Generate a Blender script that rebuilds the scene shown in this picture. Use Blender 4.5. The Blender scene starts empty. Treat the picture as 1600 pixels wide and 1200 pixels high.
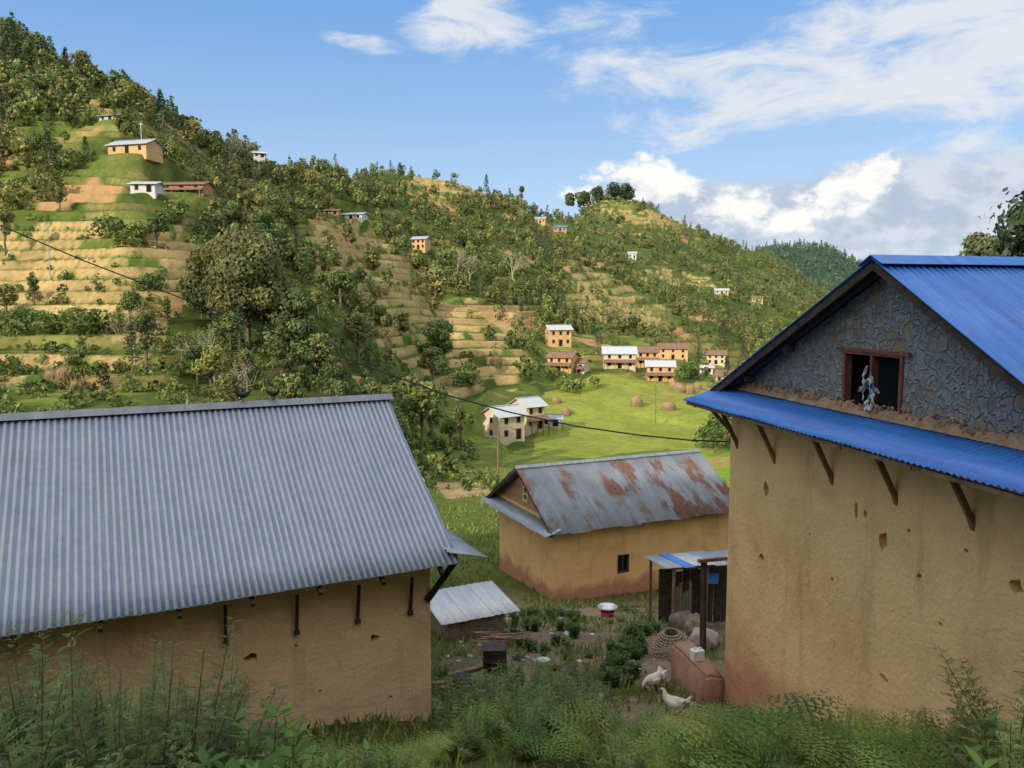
import bpy, bmesh, math, random, time
import numpy as np
from mathutils import Vector, Matrix
T0=time.time()
random.seed(5); rng=np.random.default_rng(11)
SC=bpy.context.scene; COL=SC.collection
# ------------------------------------------------------------ survey helpers
FPX=1230.0; PIT=math.radians(5.57); CP,SP=math.cos(PIT),math.sin(PIT)
def ray(px,py):
    v=py-600.0; d=FPX*CP-v*SP
    return (px-800.0)/d, -(v*CP+FPX*SP)/d
def P(px,py,Y):
    a,b=ray(px,py); return Vector((a*Y,Y,b*Y))
def proj(x,y,z):
    f=y*CP-z*SP; f=np.where(f<0.1,0.1,f)
    return 800+FPX*x/f, 600-FPX*(z*CP+y*SP)/f
# ------------------------------------------------------------ noise
def _h(ix,iy,s):
    n=(ix*374761393+iy*668265263+s*974634777)&0xffffffff
    n=((n^(n>>13))*1274126177)&0xffffffff
    return ((n^(n>>16))&0xffff)/65535.0
def vn(x,y,s=0):
    x=np.asarray(x,float); y=np.asarray(y,float)
    ix=np.floor(x).astype(np.int64); iy=np.floor(y).astype(np.int64)
    fx=x-ix; fy=y-iy; fx=fx*fx*(3-2*fx); fy=fy*fy*(3-2*fy)
    a=_h(ix,iy,s);b=_h(ix+1,iy,s);c=_h(ix,iy+1,s);d=_h(ix+1,iy+1,s)
    return (a*(1-fx)+b*fx)*(1-fy)+(c*(1-fx)+d*fx)*fy
def fbm(x,y,s=0,o=4):
    t=0;a=.5;n=0
    for i in range(o):
        t=t+a*vn(x,y,s+i*7); n+=a; a*=.5; x=x*2.03+3.1; y=y*2.03+1.7
    return t/n
def sm(e0,e1,x):
    t=np.clip((x-e0)/(e1-e0),0,1); return t*t*(3-2*t)
def inpoly(px,py,poly):
    r=np.zeros(np.shape(px),bool); n=len(poly); j=n-1
    for i in range(n):
        xi,yi=poly[i]; xj,yj=poly[j]
        c=((yi>py)!=(yj>py))&(px<(xj-xi)*(py-yi)/((yj-yi) if yj!=yi else 1e-9)+xi)
        r^=c; j=i
    return r
# ------------------------------------------------------------ terrain
TAB={
-1500:[(28,1000),(60,640),(100,400),(150,200),(220,60),(400,60),(900,250)],
-400:[(28,950),(45,760),(60,630),(80,520),(100,410),(130,270),(160,150),(200,0),(240,-90),(300,-60),(600,250)],
0:[(28,920),(45,780),(60,660),(80,580),(100,490),(120,410),(150,290),(180,180),(210,90),(240,30),(300,80),(600,320)],
200:[(28,920),(45,780),(60,670),(80,580),(100,475),(120,385),(150,262),(180,190),(215,134),(260,170),(600,350)],
400:[(28,910),(45,790),(60,690),(80,610),(100,525),(125,440),(150,370),(180,315),(210,275),(240,248),(300,290),(600,380)],
500:[(28,905),(45,800),(60,705),(80,630),(100,560),(130,475),(160,410),(200,345),(260,290),(300,255),(360,300),(600,380)],
600:[(28,905),(45,815),(60,735),(80,680),(100,615),(130,545),(160,485),(200,415),(260,345),(330,295),(380,263),(460,300),(700,390)],
700:[(28,905),(45,825),(60,765),(80,725),(100,680),(125,620),(150,570),(200,485),(265,392),(340,330),(420,277),(500,310),(800,400)],
800:[(28,930),(45,825),(60,770),(80,735),(100,705),(120,672),(150,600),(180,535),(230,470),(300,400),(380,345),(450,305),(560,350),(900,410)],
870:[(28,940),(45,825),(60,770),(80,738),(100,706),(120,672),(150,618),(175,575),(200,535),(250,475),(330,405),(420,355),(480,328),(600,360),(900,410)],
940:[(28,940),(45,825),(60,772),(80,738),(100,708),(120,676),(150,622),(175,580),(200,548),(250,490),(340,425),(450,365),(560,328),(650,312),(760,345),(1000,410)],
1000:[(28,940),(45,825),(60,775),(80,738),(100,708),(120,676),(150,624),(175,585),(200,562),(260,508),(340,445),(450,385),(550,345),(650,322),(800,360),(1000,420)],
1100:[(28,940),(45,820),(60,775),(80,735),(100,702),(130,655),(160,615),(200,580),(260,545),(340,485),(450,432),(560,390),(680,362),(820,400),(1100,430)],
1200:[(28,930),(45,810),(60,770),(100,700),(160,630),(200,602),(260,575),(350,520),(450,472),(560,432),(700,390),(820,420),(1100,420),(1300,398),(1500,388),(1800,430)],
1280:[(28,910),(60,750),(100,690),(200,612),(350,545),(500,495),(650,460),(760,440),(900,465),(1150,440),(1300,405),(1500,382),(1800,430)],
1350:[(28,890),(60,730),(100,680),(200,620),(350,570),(500,525),(700,490),(900,480),(1300,436),(1500,416),(1800,445)],
1450:[(28,860),(60,700),(100,650),(200,600),(350,560),(500,520),(900,490),(1500,462),(1800,470)],
1700:[(28,800),(45,700),(60,640),(100,590),(200,550),(500,500),(1500,475)],
3500:[(28,760),(60,600),(100,540),(200,500),(500,470),(1500,470)]}
TC=np.array(sorted(TAB)); TG=np.exp(np.linspace(math.log(20),math.log(4200),420))
TZ=[]
for c in TC:
    ys=[a for a,b in TAB[c]]; zs=[ray(800,b)[1]*a for a,b in TAB[c]]
    ys+= [max(ys[-1]+600,2600),4200]; zs+=[-25,-25]
    ys=[20]+ys; zs=[-8.2]+zs
    z=np.interp(TG,ys,zs)
    k=np.ones(7)/7; zp=np.pad(z,3,'edge'); z=np.convolve(zp,k,'valid'); TZ.append(z)
TZ=np.array(TZ)
NY=[-140,-60,-40,-20,-8,-1,0,3,6,9,11,12,14,17,22,28,35,45,60]
NZ=[36,36,31,15,3.2,-1.5,-1.65,-2.7,-3.9,-5.2,-5.9,-6.15,-6.6,-7.3,-8.9,-10.8,-11.8,-13,-14]
PADS=[]
def ground0(x,y):
    x=np.asarray(x,float); y=np.asarray(y,float)
    Y=np.maximum(y,12.0); pc=np.clip(800+1236*x/Y,-1499,3499)
    j=np.clip(np.searchsorted(TC,pc)-1,0,len(TC)-2)
    u=(pc-TC[j])/(TC[j+1]-TC[j]); u=u*.5+.5*u*u*(3-2*u)
    g=(np.log(np.clip(Y,20.01,4190))-math.log(20))/(math.log(4200)-math.log(20))*419
    gi=np.clip(g.astype(int),0,418); gu=g-gi
    z=(TZ[j,gi]*(1-gu)+TZ[j,gi+1]*gu)*(1-u)+(TZ[j+1,gi]*(1-gu)+TZ[j+1,gi+1]*gu)*u
    zn=np.interp(y,NY,NZ)
    zn=zn+np.clip(-x-2,0,8)*.09*sm(9,2,y)+ (fbm(x*.5,y*.5,3)-.5)*.35*sm(-2,4,y)
    zn=zn+(fbm(x*.04,y*.04,9)-.5)*12*sm(-15,-40,y)
    w=sm(18,34,y); z=zn*(1-w)+z*w
    A=sm(60,130,y)
    z=z+(fbm(x*.022,y*.022,21)-.5)*8*A*sm(110,260,y)+(fbm(x*.05,y*.05,5,2)-.5)*2.0*A
    z=z+(fbm(x*.008,y*.008,33)-.5)*26*sm(300,520,y)
    return z
def padded(x,y,z):
    for hx,hy,hz,hr in PADS:
        d=np.hypot(x-hx,y-hy); w=1-sm(hr*.9,hr*1.7,d); z=z*(1-w)+hz*w
    return z
HY=np.exp(np.linspace(math.log(50),math.log(760),1400))
def hitY(px,py,hint):
    """distance at which the sight line of a surveyed point meets the hillside"""
    a,b=ray(px,py); x=a*HY; z=ground0(x,HY); f=z-b*HY
    c=np.where((f[:-1]<0)&(f[1:]>=0))[0]
    if not len(c): return hint
    return float(HY[c[np.argmin(np.abs(HY[c]-hint))]])
TERR=[[(-200,340),(60,345),(290,340),(290,470),(180,490),(-200,480)],
 [(-100,545),(170,545),(180,590),(-100,610)],
 [(470,350),(560,345),(620,400),(690,450),(560,480),(490,430)],
 [(560,450),(660,460),(840,485),(830,560),(800,612),(650,612),(610,540)],
 [(882,408),(960,432),(1050,495),(1030,520),(885,490)],
 [(640,270),(760,280),(760,310),(650,300)],
 [(940,315),(1070,345),(1060,365),(945,335)],[(1000,422),(1110,430),(1140,455),(1010,440)]]
FIELD=[(835,625),(925,586),(1100,596),(1150,640),(1120,700),(1040,700),(930,712),(835,716)]
FIELD2=[(1080,690),(1180,690),(1180,800),(1110,760)]
MEADOW=[(640,700),(860,715),(1145,700),(1145,800),(660,800)]
LOWF=[(660,780),(800,790),(800,880),(660,880)]
STRAW=[(680,755),(760,748),(770,775),(700,782)]
SLOPE=[(640,600),(720,620),(830,600),(830,640),(760,690),(650,700),(600,640)]
SOIL=[[(165,500),(290,440),(300,455),(240,520),(170,530)],[(60,565),(160,560),(170,595),(70,605)],[(770,480),(840,490),(830,510),(780,505)]]
WOODS=[[(300,180),(640,240),(860,310),(870,420),(830,480),(720,450),(620,340),(480,310),(340,300)],[(860,430),(880,330),(1050,350),(1290,430),(1300,560),(1080,560),(1060,480)],[(0,0),(240,120),(330,180),(330,215),(100,160),(0,180)],[(240,440),(600,460),(600,640),(240,640)]]
def masks(x,y,z):
    px,py=proj(x,y,z)
    qx=px+(fbm(x*.1,y*.1,41)-.5)*70; qy=py+(fbm(x*.1,y*.1,47)-.5)*50
    terr=np.zeros(np.shape(x))
    for p in TERR: terr=np.maximum(terr,inpoly(qx,qy,p)*1.0)
    return px,py,qx,qy,terr*(y>20)
def steps(x,y,z,tm):
    h=np.where(y<240,1.8,2.9)
    t=z/h+fbm(x*.02,y*.02,61,2)*2.0+(fbm(x*.15,y*.15,63,2)-.5)*.22
    fr=t-np.floor(t); zs=(np.floor(t)+sm(.74,1.0,fr)-t)*h
    patch=sm(.38,.52,fbm(x*.02,y*.02,71,2))
    amt=np.clip(tm+.8*patch,0,1)*sm(62,80,y)*sm(800,600,y)
    return zs*amt*.95, fr, amt, np.floor(t)
def ground(x,y):
    z=ground0(x,y)
    px,py,qx,qy,tm=masks(x,y,z)
    dz,fr,amt,_=steps(x,y,z,tm)
    return padded(x,y,z+dz)
def gz(x,y): return float(ground(np.array([x]),np.array([y]))[0])
# ------------------------------------------------------------ node helpers
def newmat(name):
    m=bpy.data.materials.new(name); m.use_nodes=True; nt=m.node_tree
    for n in list(nt.nodes): nt.nodes.remove(n)
    out=nt.nodes.new('ShaderNodeOutputMaterial'); b=nt.nodes.new('ShaderNodeBsdfPrincipled')
    nt.links.new(b.outputs[0],out.inputs[0]); return m,nt,b,out
def N(nt,t,ins=None,**kw):
    n=nt.nodes.new(t)
    for k,v in kw.items(): setattr(n,k,v)
    if ins:
        for k,v in ins.items():
            if isinstance(v,bpy.types.NodeSocket): nt.links.new(v,n.inputs[k])
            else: n.inputs[k].default_value=v
    return n
def ramp(nt,fac,stops):
    r=nt.nodes.new('ShaderNodeValToRGB'); e=r.color_ramp.elements
    while len(e)<len(stops): e.new(.5)
    for i,(p,c) in enumerate(stops):
        e[i].position=p; e[i].color=(c[0],c[1],c[2],1) if hasattr(c,'__len__') else (c,c,c,1)
    nt.links.new(fac,r.inputs[0]); return r.outputs[0]
def mixc(nt,f,a,b,mode='MIX'):
    n=nt.nodes.new('ShaderNodeMix'); n.data_type='RGBA'; n.blend_type=mode
    for k,v in ((0,f),(6,a),(7,b)):
        if isinstance(v,bpy.types.NodeSocket): nt.links.new(v,n.inputs[k])
        else: n.inputs[k].default_value=v if k==0 else (v[0],v[1],v[2],1)
    return n.outputs[2]
def ocoord(nt,scale=(1,1,1)):
    tc=nt.nodes.new('ShaderNodeTexCoord')
    mp=N(nt,'ShaderNodeMapping',{0:tc.outputs['Object']}); mp.inputs['Scale'].default_value=scale
    return mp.outputs[0]
def noise(nt,vec,scale,detail=4,rough=.55,dist=0):
    n=N(nt,'ShaderNodeTexNoise',{'Vector':vec,'Scale':scale,'Detail':detail,'Roughness':rough,'Distortion':dist}); return n.outputs[0]
def bump(nt,b,h,st=.3,d=.02):
    bm=N(nt,'ShaderNodeBump',{'Height':h,'Strength':st,'Distance':d}); nt.links.new(bm.outputs[0],b.inputs['Normal'])
def mat(name,cols,scale=4,rough=.9,bst=.4,bd=.01,bscale=None,metal=0,stretch=(1,1,1),detail=5,spec=.3):
    m,nt,b,o=newmat(name); v=ocoord(nt,stretch)
    f=noise(nt,v,scale,detail,.6)
    k=len(cols); st=[(.3+.4*i/(max(k-1,1)),c) for i,c in enumerate(cols)]
    nt.links.new(ramp(nt,f,st),b.inputs['Base Color'])
    b.inputs['Roughness'].default_value=rough; b.inputs['Metallic'].default_value=metal
    b.inputs['Specular IOR Level'].default_value=spec
    if bst>0: bump(nt,b,noise(nt,v,bscale or scale*4,6,.65),bst,bd)
    return m
def foliage(name,trans=.25,gain=1.0,sat=.95):
    m,nt,b,o=newmat(name)
    a=N(nt,'ShaderNodeAttribute',attribute_name='Col'); oi=nt.nodes.new('ShaderNodeObjectInfo')
    hs=N(nt,'ShaderNodeHueSaturation',{'Color':a.outputs[0],'Saturation':sat})
    mr=N(nt,'ShaderNodeMapRange',{0:oi.outputs['Random'],3:.75*gain,4:1.35*gain}); nt.links.new(mr.outputs[0],hs.inputs['Value'])
    mr2=N(nt,'ShaderNodeMapRange',{0:oi.outputs['Random'],3:.515,4:.475}); nt.links.new(mr2.outputs[0],hs.inputs['Hue'])
    nt.links.new(hs.outputs[0],b.inputs['Base Color']); b.inputs['Roughness'].default_value=.65
    b.inputs['Specular IOR Level'].default_value=.25
    t=N(nt,'ShaderNodeBsdfTranslucent',{0:hs.outputs[0]}); mx=N(nt,'ShaderNodeMixShader',{0:trans,1:b.outputs[0],2:t.outputs[0]})
    nt.links.new(mx.outputs[0],o.inputs[0]); return m
# ------------------------------------------------------------ object helpers
def reg(o,label,cat,group=None,kind=None):
    o['label']=label; o['category']=cat
    if group:o['group']=group
    if kind:o['kind']=kind
    return o
def obj(name,me,parent=None,loc=None):
    o=bpy.data.objects.new(name,me); COL.objects.link(o)
    if parent: o.parent=parent
    if loc is not None: o.location=loc
    return o
def empty(name,loc,yaw=0):
    o=bpy.data.objects.new(name,None); COL.objects.link(o); o.location=loc; o.rotation_euler=(0,0,yaw); o.empty_display_size=.3; return o
def meshq(name,V,F,mats,col=None,mi=None,smooth=False):
    V=np.asarray(V,np.float32); F=np.asarray(F,np.int32); k=F.shape[1]
    me=bpy.data.meshes.new(name); me.vertices.add(len(V)); me.vertices.foreach_set('co',V.ravel())
    me.loops.add(F.size); me.loops.foreach_set('vertex_index',F.ravel())
    me.polygons.add(len(F)); me.polygons.foreach_set('loop_start',np.arange(len(F),dtype=np.int32)*k)
    if mi is not None: me.polygons.foreach_set('material_index',np.asarray(mi,np.int32))
    me.polygons.foreach_set('use_smooth',np.full(len(F),smooth))
    for m in mats: me.materials.append(m)
    if col is not None:
        a=me.attributes.new('Col','FLOAT_COLOR','POINT'); c=np.ones((len(V),4),np.float32); c[:,:3]=col; a.data.foreach_set('color',c.ravel())
    me.update(calc_edges=True); me.validate(); return me
def mpoly(name,V,F,mats,smooth=False,mi=None):
    me=bpy.data.meshes.new(name); me.from_pydata([tuple(v) for v in V],[],F)
    for m in (mats if isinstance(mats,(list,tuple)) else [mats]): me.materials.append(m)
    if mi: 
        for p,i in zip(me.polygons,mi): p.material_index=i
    if smooth:
        for p in me.polygons: p.use_smooth=True
    me.update(); return me
class B:
    def __init__(s): s.V=[];s.F=[];s.M=[]
    def add(s,V,F,m=0):
        o=len(s.V); s.V+= [tuple(v) for v in V]; s.F+=[tuple(i+o for i in f) for f in F]; s.M+=[m]*len(F); return s
    def box(s,x0,x1,y0,y1,z0,z1,m=0,j=0):
        V=[(x,y,z) for x in(x0,x1) for y in(y0,y1) for z in(z0,z1)]
        if j: V=[(a+random.uniform(-j,j),b+random.uniform(-j,j),c+random.uniform(-j,j)) for a,b,c in V]
        return s.add(V,[(0,1,3,2),(4,6,7,5),(0,4,5,1),(2,3,7,6),(0,2,6,4),(1,5,7,3)],m)
    def beam(s,p,q,w,h=None,m=0):
        h=h or w; p=Vector(p);q=Vector(q);d=(q-p).normalized()
        u=d.cross(Vector((0,0,1))); u=u.normalized() if u.length>.01 else Vector((1,0,0)); v=d.cross(u).normalized()
        V=[]
        for c in(p,q):
            for a,b in((-1,-1),(1,-1),(1,1),(-1,1)): V.append(c+u*a*w/2+v*b*h/2)
        return s.add(V,[(0,1,2,3),(7,6,5,4),(0,4,5,1),(1,5,6,2),(2,6,7,3),(3,7,4,0)],m)
    def tube(s,pts,rad,n=8,m=0,cap=True,sy=1.0):
        pts=[Vector(p) for p in pts]; V=[];k=len(pts)
        for i,p in enumerate(pts):
            d=(pts[min(i+1,k-1)]-pts[max(i-1,0)]).normalized()
            u=d.cross(Vector((0,0,1))); u=u.normalized() if u.length>.05 else Vector((1,0,0)); v=u.cross(d).normalized()
            r=rad[i] if hasattr(rad,'__len__') else rad
            for a in range(n):
                t=2*math.pi*a/n; V.append(p+u*math.cos(t)*r*sy+v*math.sin(t)*r)
        F=[(i*n+a,i*n+(a+1)%n,(i+1)*n+(a+1)%n,(i+1)*n+a) for i in range(k-1) for a in range(n)]
        if cap: F+=[tuple(range(n))[::-1],tuple((k-1)*n+a for a in range(n))]
        return s.add(V,F,m)
    def rev(s,prof,c=(0,0,0),n=24,m=0,jit=0):
        V=[];k=len(prof)
        for r,z in prof:
            for a in range(n):
                t=2*math.pi*a/n; rr=r*(1+random.uniform(-jit,jit)); V.append((c[0]+rr*math.cos(t),c[1]+rr*math.sin(t),c[2]+z))
        F=[(i*n+a,i*n+(a+1)%n,(i+1)*n+(a+1)%n,(i+1)*n+a) for i in range(k-1) for a in range(n)]
        return s.add(V,F,m)
    def mesh(s,name,mats,smooth=False): return mpoly(name,s.V,s.F,mats,smooth,s.M)
    def obj(s,name,mats,parent=None,smooth=False,loc=None): return obj(name,s.mesh(name,mats,smooth),parent,loc)
def prism(prof,x0,x1):
    n=len(prof); V=[(x0,y,z) for y,z in prof]+[(x1,y,z) for y,z in prof]
    F=[tuple(range(n))[::-1],tuple(range(n,2*n))]+[(i,(i+1)%n,n+(i+1)%n,n+i) for i in range(n)]
    return V,F
def cut(o,cutb):
    me=cutb.mesh('cutter',[o.data.materials[0]]); c=bpy.data.objects.new('cutter',me); COL.objects.link(c)
    for mm in (me,o.data):
        bm=bmesh.new(); bm.from_mesh(mm); bmesh.ops.recalc_face_normals(bm,faces=bm.faces); bm.to_mesh(mm); bm.free()
    if o.parent: c.parent=o.parent
    md=o.modifiers.new('b','BOOLEAN'); md.operation='DIFFERENCE'; md.object=c; md.solver='EXACT'; md.use_self=True
    dg=bpy.context.evaluated_depsgraph_get(); dg.update()
    nm=bpy.data.meshes.new_from_object(o.evaluated_get(dg)); o.modifiers.clear()
    o.data=nm; bpy.data.objects.remove(c)
def corr(name,mats,parent,axis,u0,u1,prof,pitch=.076,amp=.011,per=6,jag=0,loc=None,lap=.006):
    n=int(abs(u1-u0)/pitch*per); us=np.linspace(u0,u1,n+1); k=len(prof); V=[]
    for i,(w,z) in enumerate(prof):
        a=prof[max(i-1,0)]; b=prof[min(i+1,k-1)]; dw,dz=b[0]-a[0],b[1]-a[1]; L=math.hypot(dw,dz); nw,nz=-dz/L,dw/L
        if nz<0: nw,nz=-nw,-nz
        off=amp*np.sin(2*np.pi*(us-u0)/pitch)
        sheet=np.floor((us-u0)/.8); hs=np.sin(sheet*12.9898)*43758.5; hs=hs-np.floor(hs)
        off=off+hs*lap
        ww=w+nw*off; zz=z+nz*off
        if i==k-1 and jag: ww=ww+(dw/L)*(hs-.5)*jag; zz=zz+(dz/L)*(hs-.5)*jag
        for uu,a1,b1 in zip(us,ww,zz): V.append((uu,a1,b1) if axis=='x' else (a1,uu,b1))
    m=n+1; F=[(i*m+j,i*m+j+1,(i+1)*m+j+1,(i+1)*m+j) for i in range(k-1) for j in range(n)]
    me=meshq(name,V,F,mats,smooth=True); o=obj(name,me,parent,loc)
    md=o.modifiers.new('s','SOLIDIFY'); md.thickness=.003; return o
# ------------------------------------------------------------ materials
M_terr,nt,b,o=newmat('terrain_ground')
a=N(nt,'ShaderNodeAttribute',attribute_name='Col'); v=ocoord(nt)
f=noise(nt,v,.9,8,.7); c1=mixc(nt,1.0,a.outputs[0],ramp(nt,f,[(.25,(.6,.66,.6)),(.5,(1,1,1)),(.75,(1.3,1.22,1.15))]),'MULTIPLY')
f2=noise(nt,v,9,5,.7); c2=mixc(nt,.75,c1,ramp(nt,f2,[(.3,(.5,.55,.45)),(.7,(1.35,1.3,1.2))]),'MULTIPLY')
nt.links.new(c2,b.inputs['Base Color']); b.inputs['Roughness'].default_value=.95; b.inputs['Specular IOR Level'].default_value=.1
h=N(nt,'ShaderNodeMath',{0:noise(nt,v,1.6,8,.75),1:noise(nt,v,14,5,.7)},operation='ADD')
bump(nt,b,h.outputs[0],.8,.2)
M_leaf=foliage('leaf_foliage',.25,1.25); M_plant=foliage('plant_foliage',.3,1.4,1.0)
M_bark=mat('bark',[(.09,.065,.045),(.2,.15,.11)],6,bst=.6)
M_palebark=mat('pale_bark',[(.3,.26,.2),(.45,.4,.33)],6)
def mudwall(name,c,dark,base,bz,bz2):
    m,nt,b,o=newmat(name); v=ocoord(nt)
    f=noise(nt,v,.9,7,.6,.5); col=ramp(nt,f,[(.3,dark),(.5,c),(.72,tuple(min(1,k*1.1) for k in c))])
    f3=noise(nt,ocoord(nt,(1,1,.2)),2.6,6,.65); col=mixc(nt,.6,col,ramp(nt,f3,[(.3,(.66,.63,.58)),(.44,(1,1,1)),(.8,(1.06,1.05,1.03))]),'MULTIPLY')
    f4=noise(nt,v,4.5,8,.78,.8); col=mixc(nt,.65,col,ramp(nt,f4,[(.3,(.6,.54,.48)),(.40,(1,1,1)),(.64,(1,1,1)),(.8,(1.15,1.12,1.08))]),'MULTIPLY')
    f2=noise(nt,v,30,3,.7); col=mixc(nt,.3,col,ramp(nt,f2,[(.3,(.75,.72,.67)),(.7,(1.12,1.12,1.12))]),'MULTIPLY')
    sp=N(nt,'ShaderNodeSeparateXYZ',{0:v}); ad=N(nt,'ShaderNodeMath',{0:noise(nt,v,1.6,5),1:1.1},operation='MULTIPLY')
    hz=N(nt,'ShaderNodeMath',{0:sp.outputs[2],1:ad.outputs[0]},operation='SUBTRACT')
    mr=N(nt,'ShaderNodeMapRange',{0:hz.outputs[0],1:bz,2:bz2,3:1,4:0}); col=mixc(nt,mr.outputs[0],col,base)
    nt.links.new(col,b.inputs['Base Color']); b.inputs['Roughness'].default_value=.95; b.inputs['Specular IOR Level'].default_value=.15
    h2=N(nt,'ShaderNodeMath',{0:noise(nt,v,18,5,.65),1:.4},operation='MULTIPLY'); h=N(nt,'ShaderNodeMath',{0:noise(nt,v,2.6,5,.6),1:h2.outputs[0]},operation='ADD'); bump(nt,b,h.outputs[0],.9,.05)
    return m
M_mudR=mudwall('ochre_mud_plaster',(.82,.555,.28),(.68,.44,.21),(.55,.27,.16),.2,.85)
M_mudL=mudwall('tan_mud_plaster',(.82,.575,.35),(.68,.46,.27),(.45,.28,.15),-1,-.5)
M_mudM=mudwall('orange_mud_plaster',(.66,.41,.18),(.54,.32,.13),(.42,.19,.11),-.1,.25)
M_wood=mat('weathered_wood',[(.12,.075,.05),(.28,.19,.12)],5,bst=.5,stretch=(1,1,.2))
M_darkwood=mat('dark_wood',[(.03,.024,.02),(.09,.065,.05)],6)
M_redwood=mat('red_painted_wood',[(.12,.045,.035),(.24,.09,.07)],7)
M_dark=mat('dark_interior',[(.004,.004,.005),(.012,.011,.011)],3,bst=0)
def metal(name,cols,metalv=.5,rough=.42,rust=None,streak=(6,.5,.5),rth=(.55,.68),bsc=.5,wave=None,wst=.5):
    m,nt,b,o=newmat(name); v=ocoord(nt)
    col=ramp(nt,noise(nt,ocoord(nt,streak),1.2,5,.6),[(.3,cols[0]),(.5,cols[1]),(.75,cols[2])])
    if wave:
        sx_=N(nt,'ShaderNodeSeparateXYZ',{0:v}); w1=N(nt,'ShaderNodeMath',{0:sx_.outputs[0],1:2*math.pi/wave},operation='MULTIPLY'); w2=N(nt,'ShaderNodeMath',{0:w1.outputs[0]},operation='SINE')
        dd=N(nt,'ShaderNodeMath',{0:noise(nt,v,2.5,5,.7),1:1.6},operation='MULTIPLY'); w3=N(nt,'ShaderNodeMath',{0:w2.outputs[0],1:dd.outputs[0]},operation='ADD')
        mr=N(nt,'ShaderNodeMapRange',{0:w3.outputs[0],1:.3,2:1.4,3:0.0,4:wst}); col=mixc(nt,mr.outputs[0],col,(.42,.45,.475))  # corrugation stripes: crest dust and sky reflection painted into the base colour
    col=mixc(nt,.6,col,ramp(nt,noise(nt,v,9,5,.7),[(.3,(.78,.78,.78)),(.6,(1.06,1.06,1.06))]),'MULTIPLY')
    b.inputs['Metallic'].default_value=metalv; b.inputs['Roughness'].default_value=rough
    if rust:
        r=noise(nt,ocoord(nt,rust),1.0,6,.65); r=ramp(nt,r,[(rth[0],0),(rth[1],1)])
        r2=ramp(nt,noise(nt,v,bsc,3,.5),[(.42,.1),(.52,1)]); k=mixc(nt,1.0,r,r2,'MULTIPLY')
        rc=ramp(nt,noise(nt,v,7,4,.7),[(.3,(.09,.045,.032)),(.7,(.19,.1,.07))])
        col=mixc(nt,k,col,rc); iv=N(nt,'ShaderNodeMapRange',{0:k,3:metalv,4:0}); nt.links.new(iv.outputs[0],b.inputs['Metallic'])
        iv=N(nt,'ShaderNodeMapRange',{0:k,3:rough,4:.9}); nt.links.new(iv.outputs[0],b.inputs['Roughness'])
    nt.links.new(col,b.inputs['Base Color']); bump(nt,b,noise(nt,v,3,3),.1,.01); return m
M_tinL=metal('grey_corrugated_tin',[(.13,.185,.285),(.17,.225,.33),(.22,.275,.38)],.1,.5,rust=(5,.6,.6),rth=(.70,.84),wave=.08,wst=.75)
M_tinM=metal('rusty_corrugated_tin',[(.15,.175,.21),(.19,.215,.25),(.25,.275,.31)],.15,.6,rust=(1.5,.5,.55),rth=(.47,.535),streak=(2,.5,.5),bsc=.55)
M_tinS=metal('grey_tin_sheet',[(.2,.24,.29),(.27,.31,.36),(.34,.38,.43)],.15,.5,rust=(2,1,1),rth=(.62,.76))
M_tinW=metal('pale_tin_sheet',[(.36,.38,.4),(.44,.46,.48),(.53,.545,.56)],.15,.5,rust=(2,1,1),rth=(.58,.72))
M_blue=metal('blue_painted_tin',[(.02,.12,.46),(.035,.175,.58),(.07,.245,.66)],.0,.42)
M_caps=metal('ridge_cap_tin',[(.13,.15,.19),(.19,.21,.25),(.26,.28,.31)],.15,.55)
M_white=mat('white_paint',[(.7,.7,.68),(.82,.82,.8)],5,rough=.6,bst=.1)
M_cloth=mat('pale_cloth',[(.3,.33,.34),(.62,.64,.6)],12,bst=.3)
M_black=mat('black_rubber',[(.012,.012,.012),(.03,.03,.03)],5,rough=.6,bst=.1)
M_soot=mat('sooty_metal',[(.016,.014,.013),(.06,.045,.038)],8,rough=.6)
M_straw=mat('dry_straw',[(.22,.155,.08),(.42,.31,.17)],10,bst=.8,bd=.05,stretch=(4,4,.6))
M_clay=mat('red_clay',[(.24,.13,.085),(.38,.23,.15)],3,bst=.8,bd=.03)
M_dirtm=mat('brown_mud_mortar',[(.22,.145,.09),(.4,.28,.18)],5,bst=.9,bd=.04)
M_stone,nt,b,o=newmat('pointed_stone_masonry'); v=ocoord(nt)
dn=N(nt,'ShaderNodeTexNoise',{'Vector':v,'Scale':6.0,'Detail':4.0}); wv=N(nt,'ShaderNodeVectorMath',{0:dn.outputs[1],1:(.26,.26,.26)},operation='MULTIPLY')
wv=N(nt,'ShaderNodeVectorMath',{0:wv.outputs[0],1:v},operation='ADD')
ve=N(nt,'ShaderNodeTexVoronoi',{'Vector':wv.outputs[0],'Scale':7.5},feature='DISTANCE_TO_EDGE'); vc=N(nt,'ShaderNodeTexVoronoi',{'Vector':wv.outputs[0],'Scale':7.5},feature='F1')
sc=N(nt,'ShaderNodeSeparateColor',{0:vc.outputs['Color']})
th=N(nt,'ShaderNodeMapRange',{0:sc.outputs[0],3:.16,4:.6}); nd=N(nt,'ShaderNodeMath',{0:noise(nt,v,16,4),1:.24},operation='MULTIPLY'); df=N(nt,'ShaderNodeMath',{0:ve.outputs[0],1:nd.outputs[0]},operation='ADD'); df=N(nt,'ShaderNodeMath',{0:df.outputs[0],1:th.outputs[0]},operation='SUBTRACT')
sf=ramp(nt,df.outputs[0],[(.04,0),(.08,1)])
stc=ramp(nt,sc.outputs[1],[(0,(.26,.2,.13)),(.4,(.34,.25,.16)),(.7,(.2,.15,.1)),(1,(.38,.31,.22))])
cem=ramp(nt,noise(nt,v,5,6,.65),[(.3,(.19,.2,.205)),(.7,(.32,.33,.33))])
rd=ramp(nt,ve.outputs[0],[(0,1),(.05,.8),(.12,.0),(1,0)])
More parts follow.
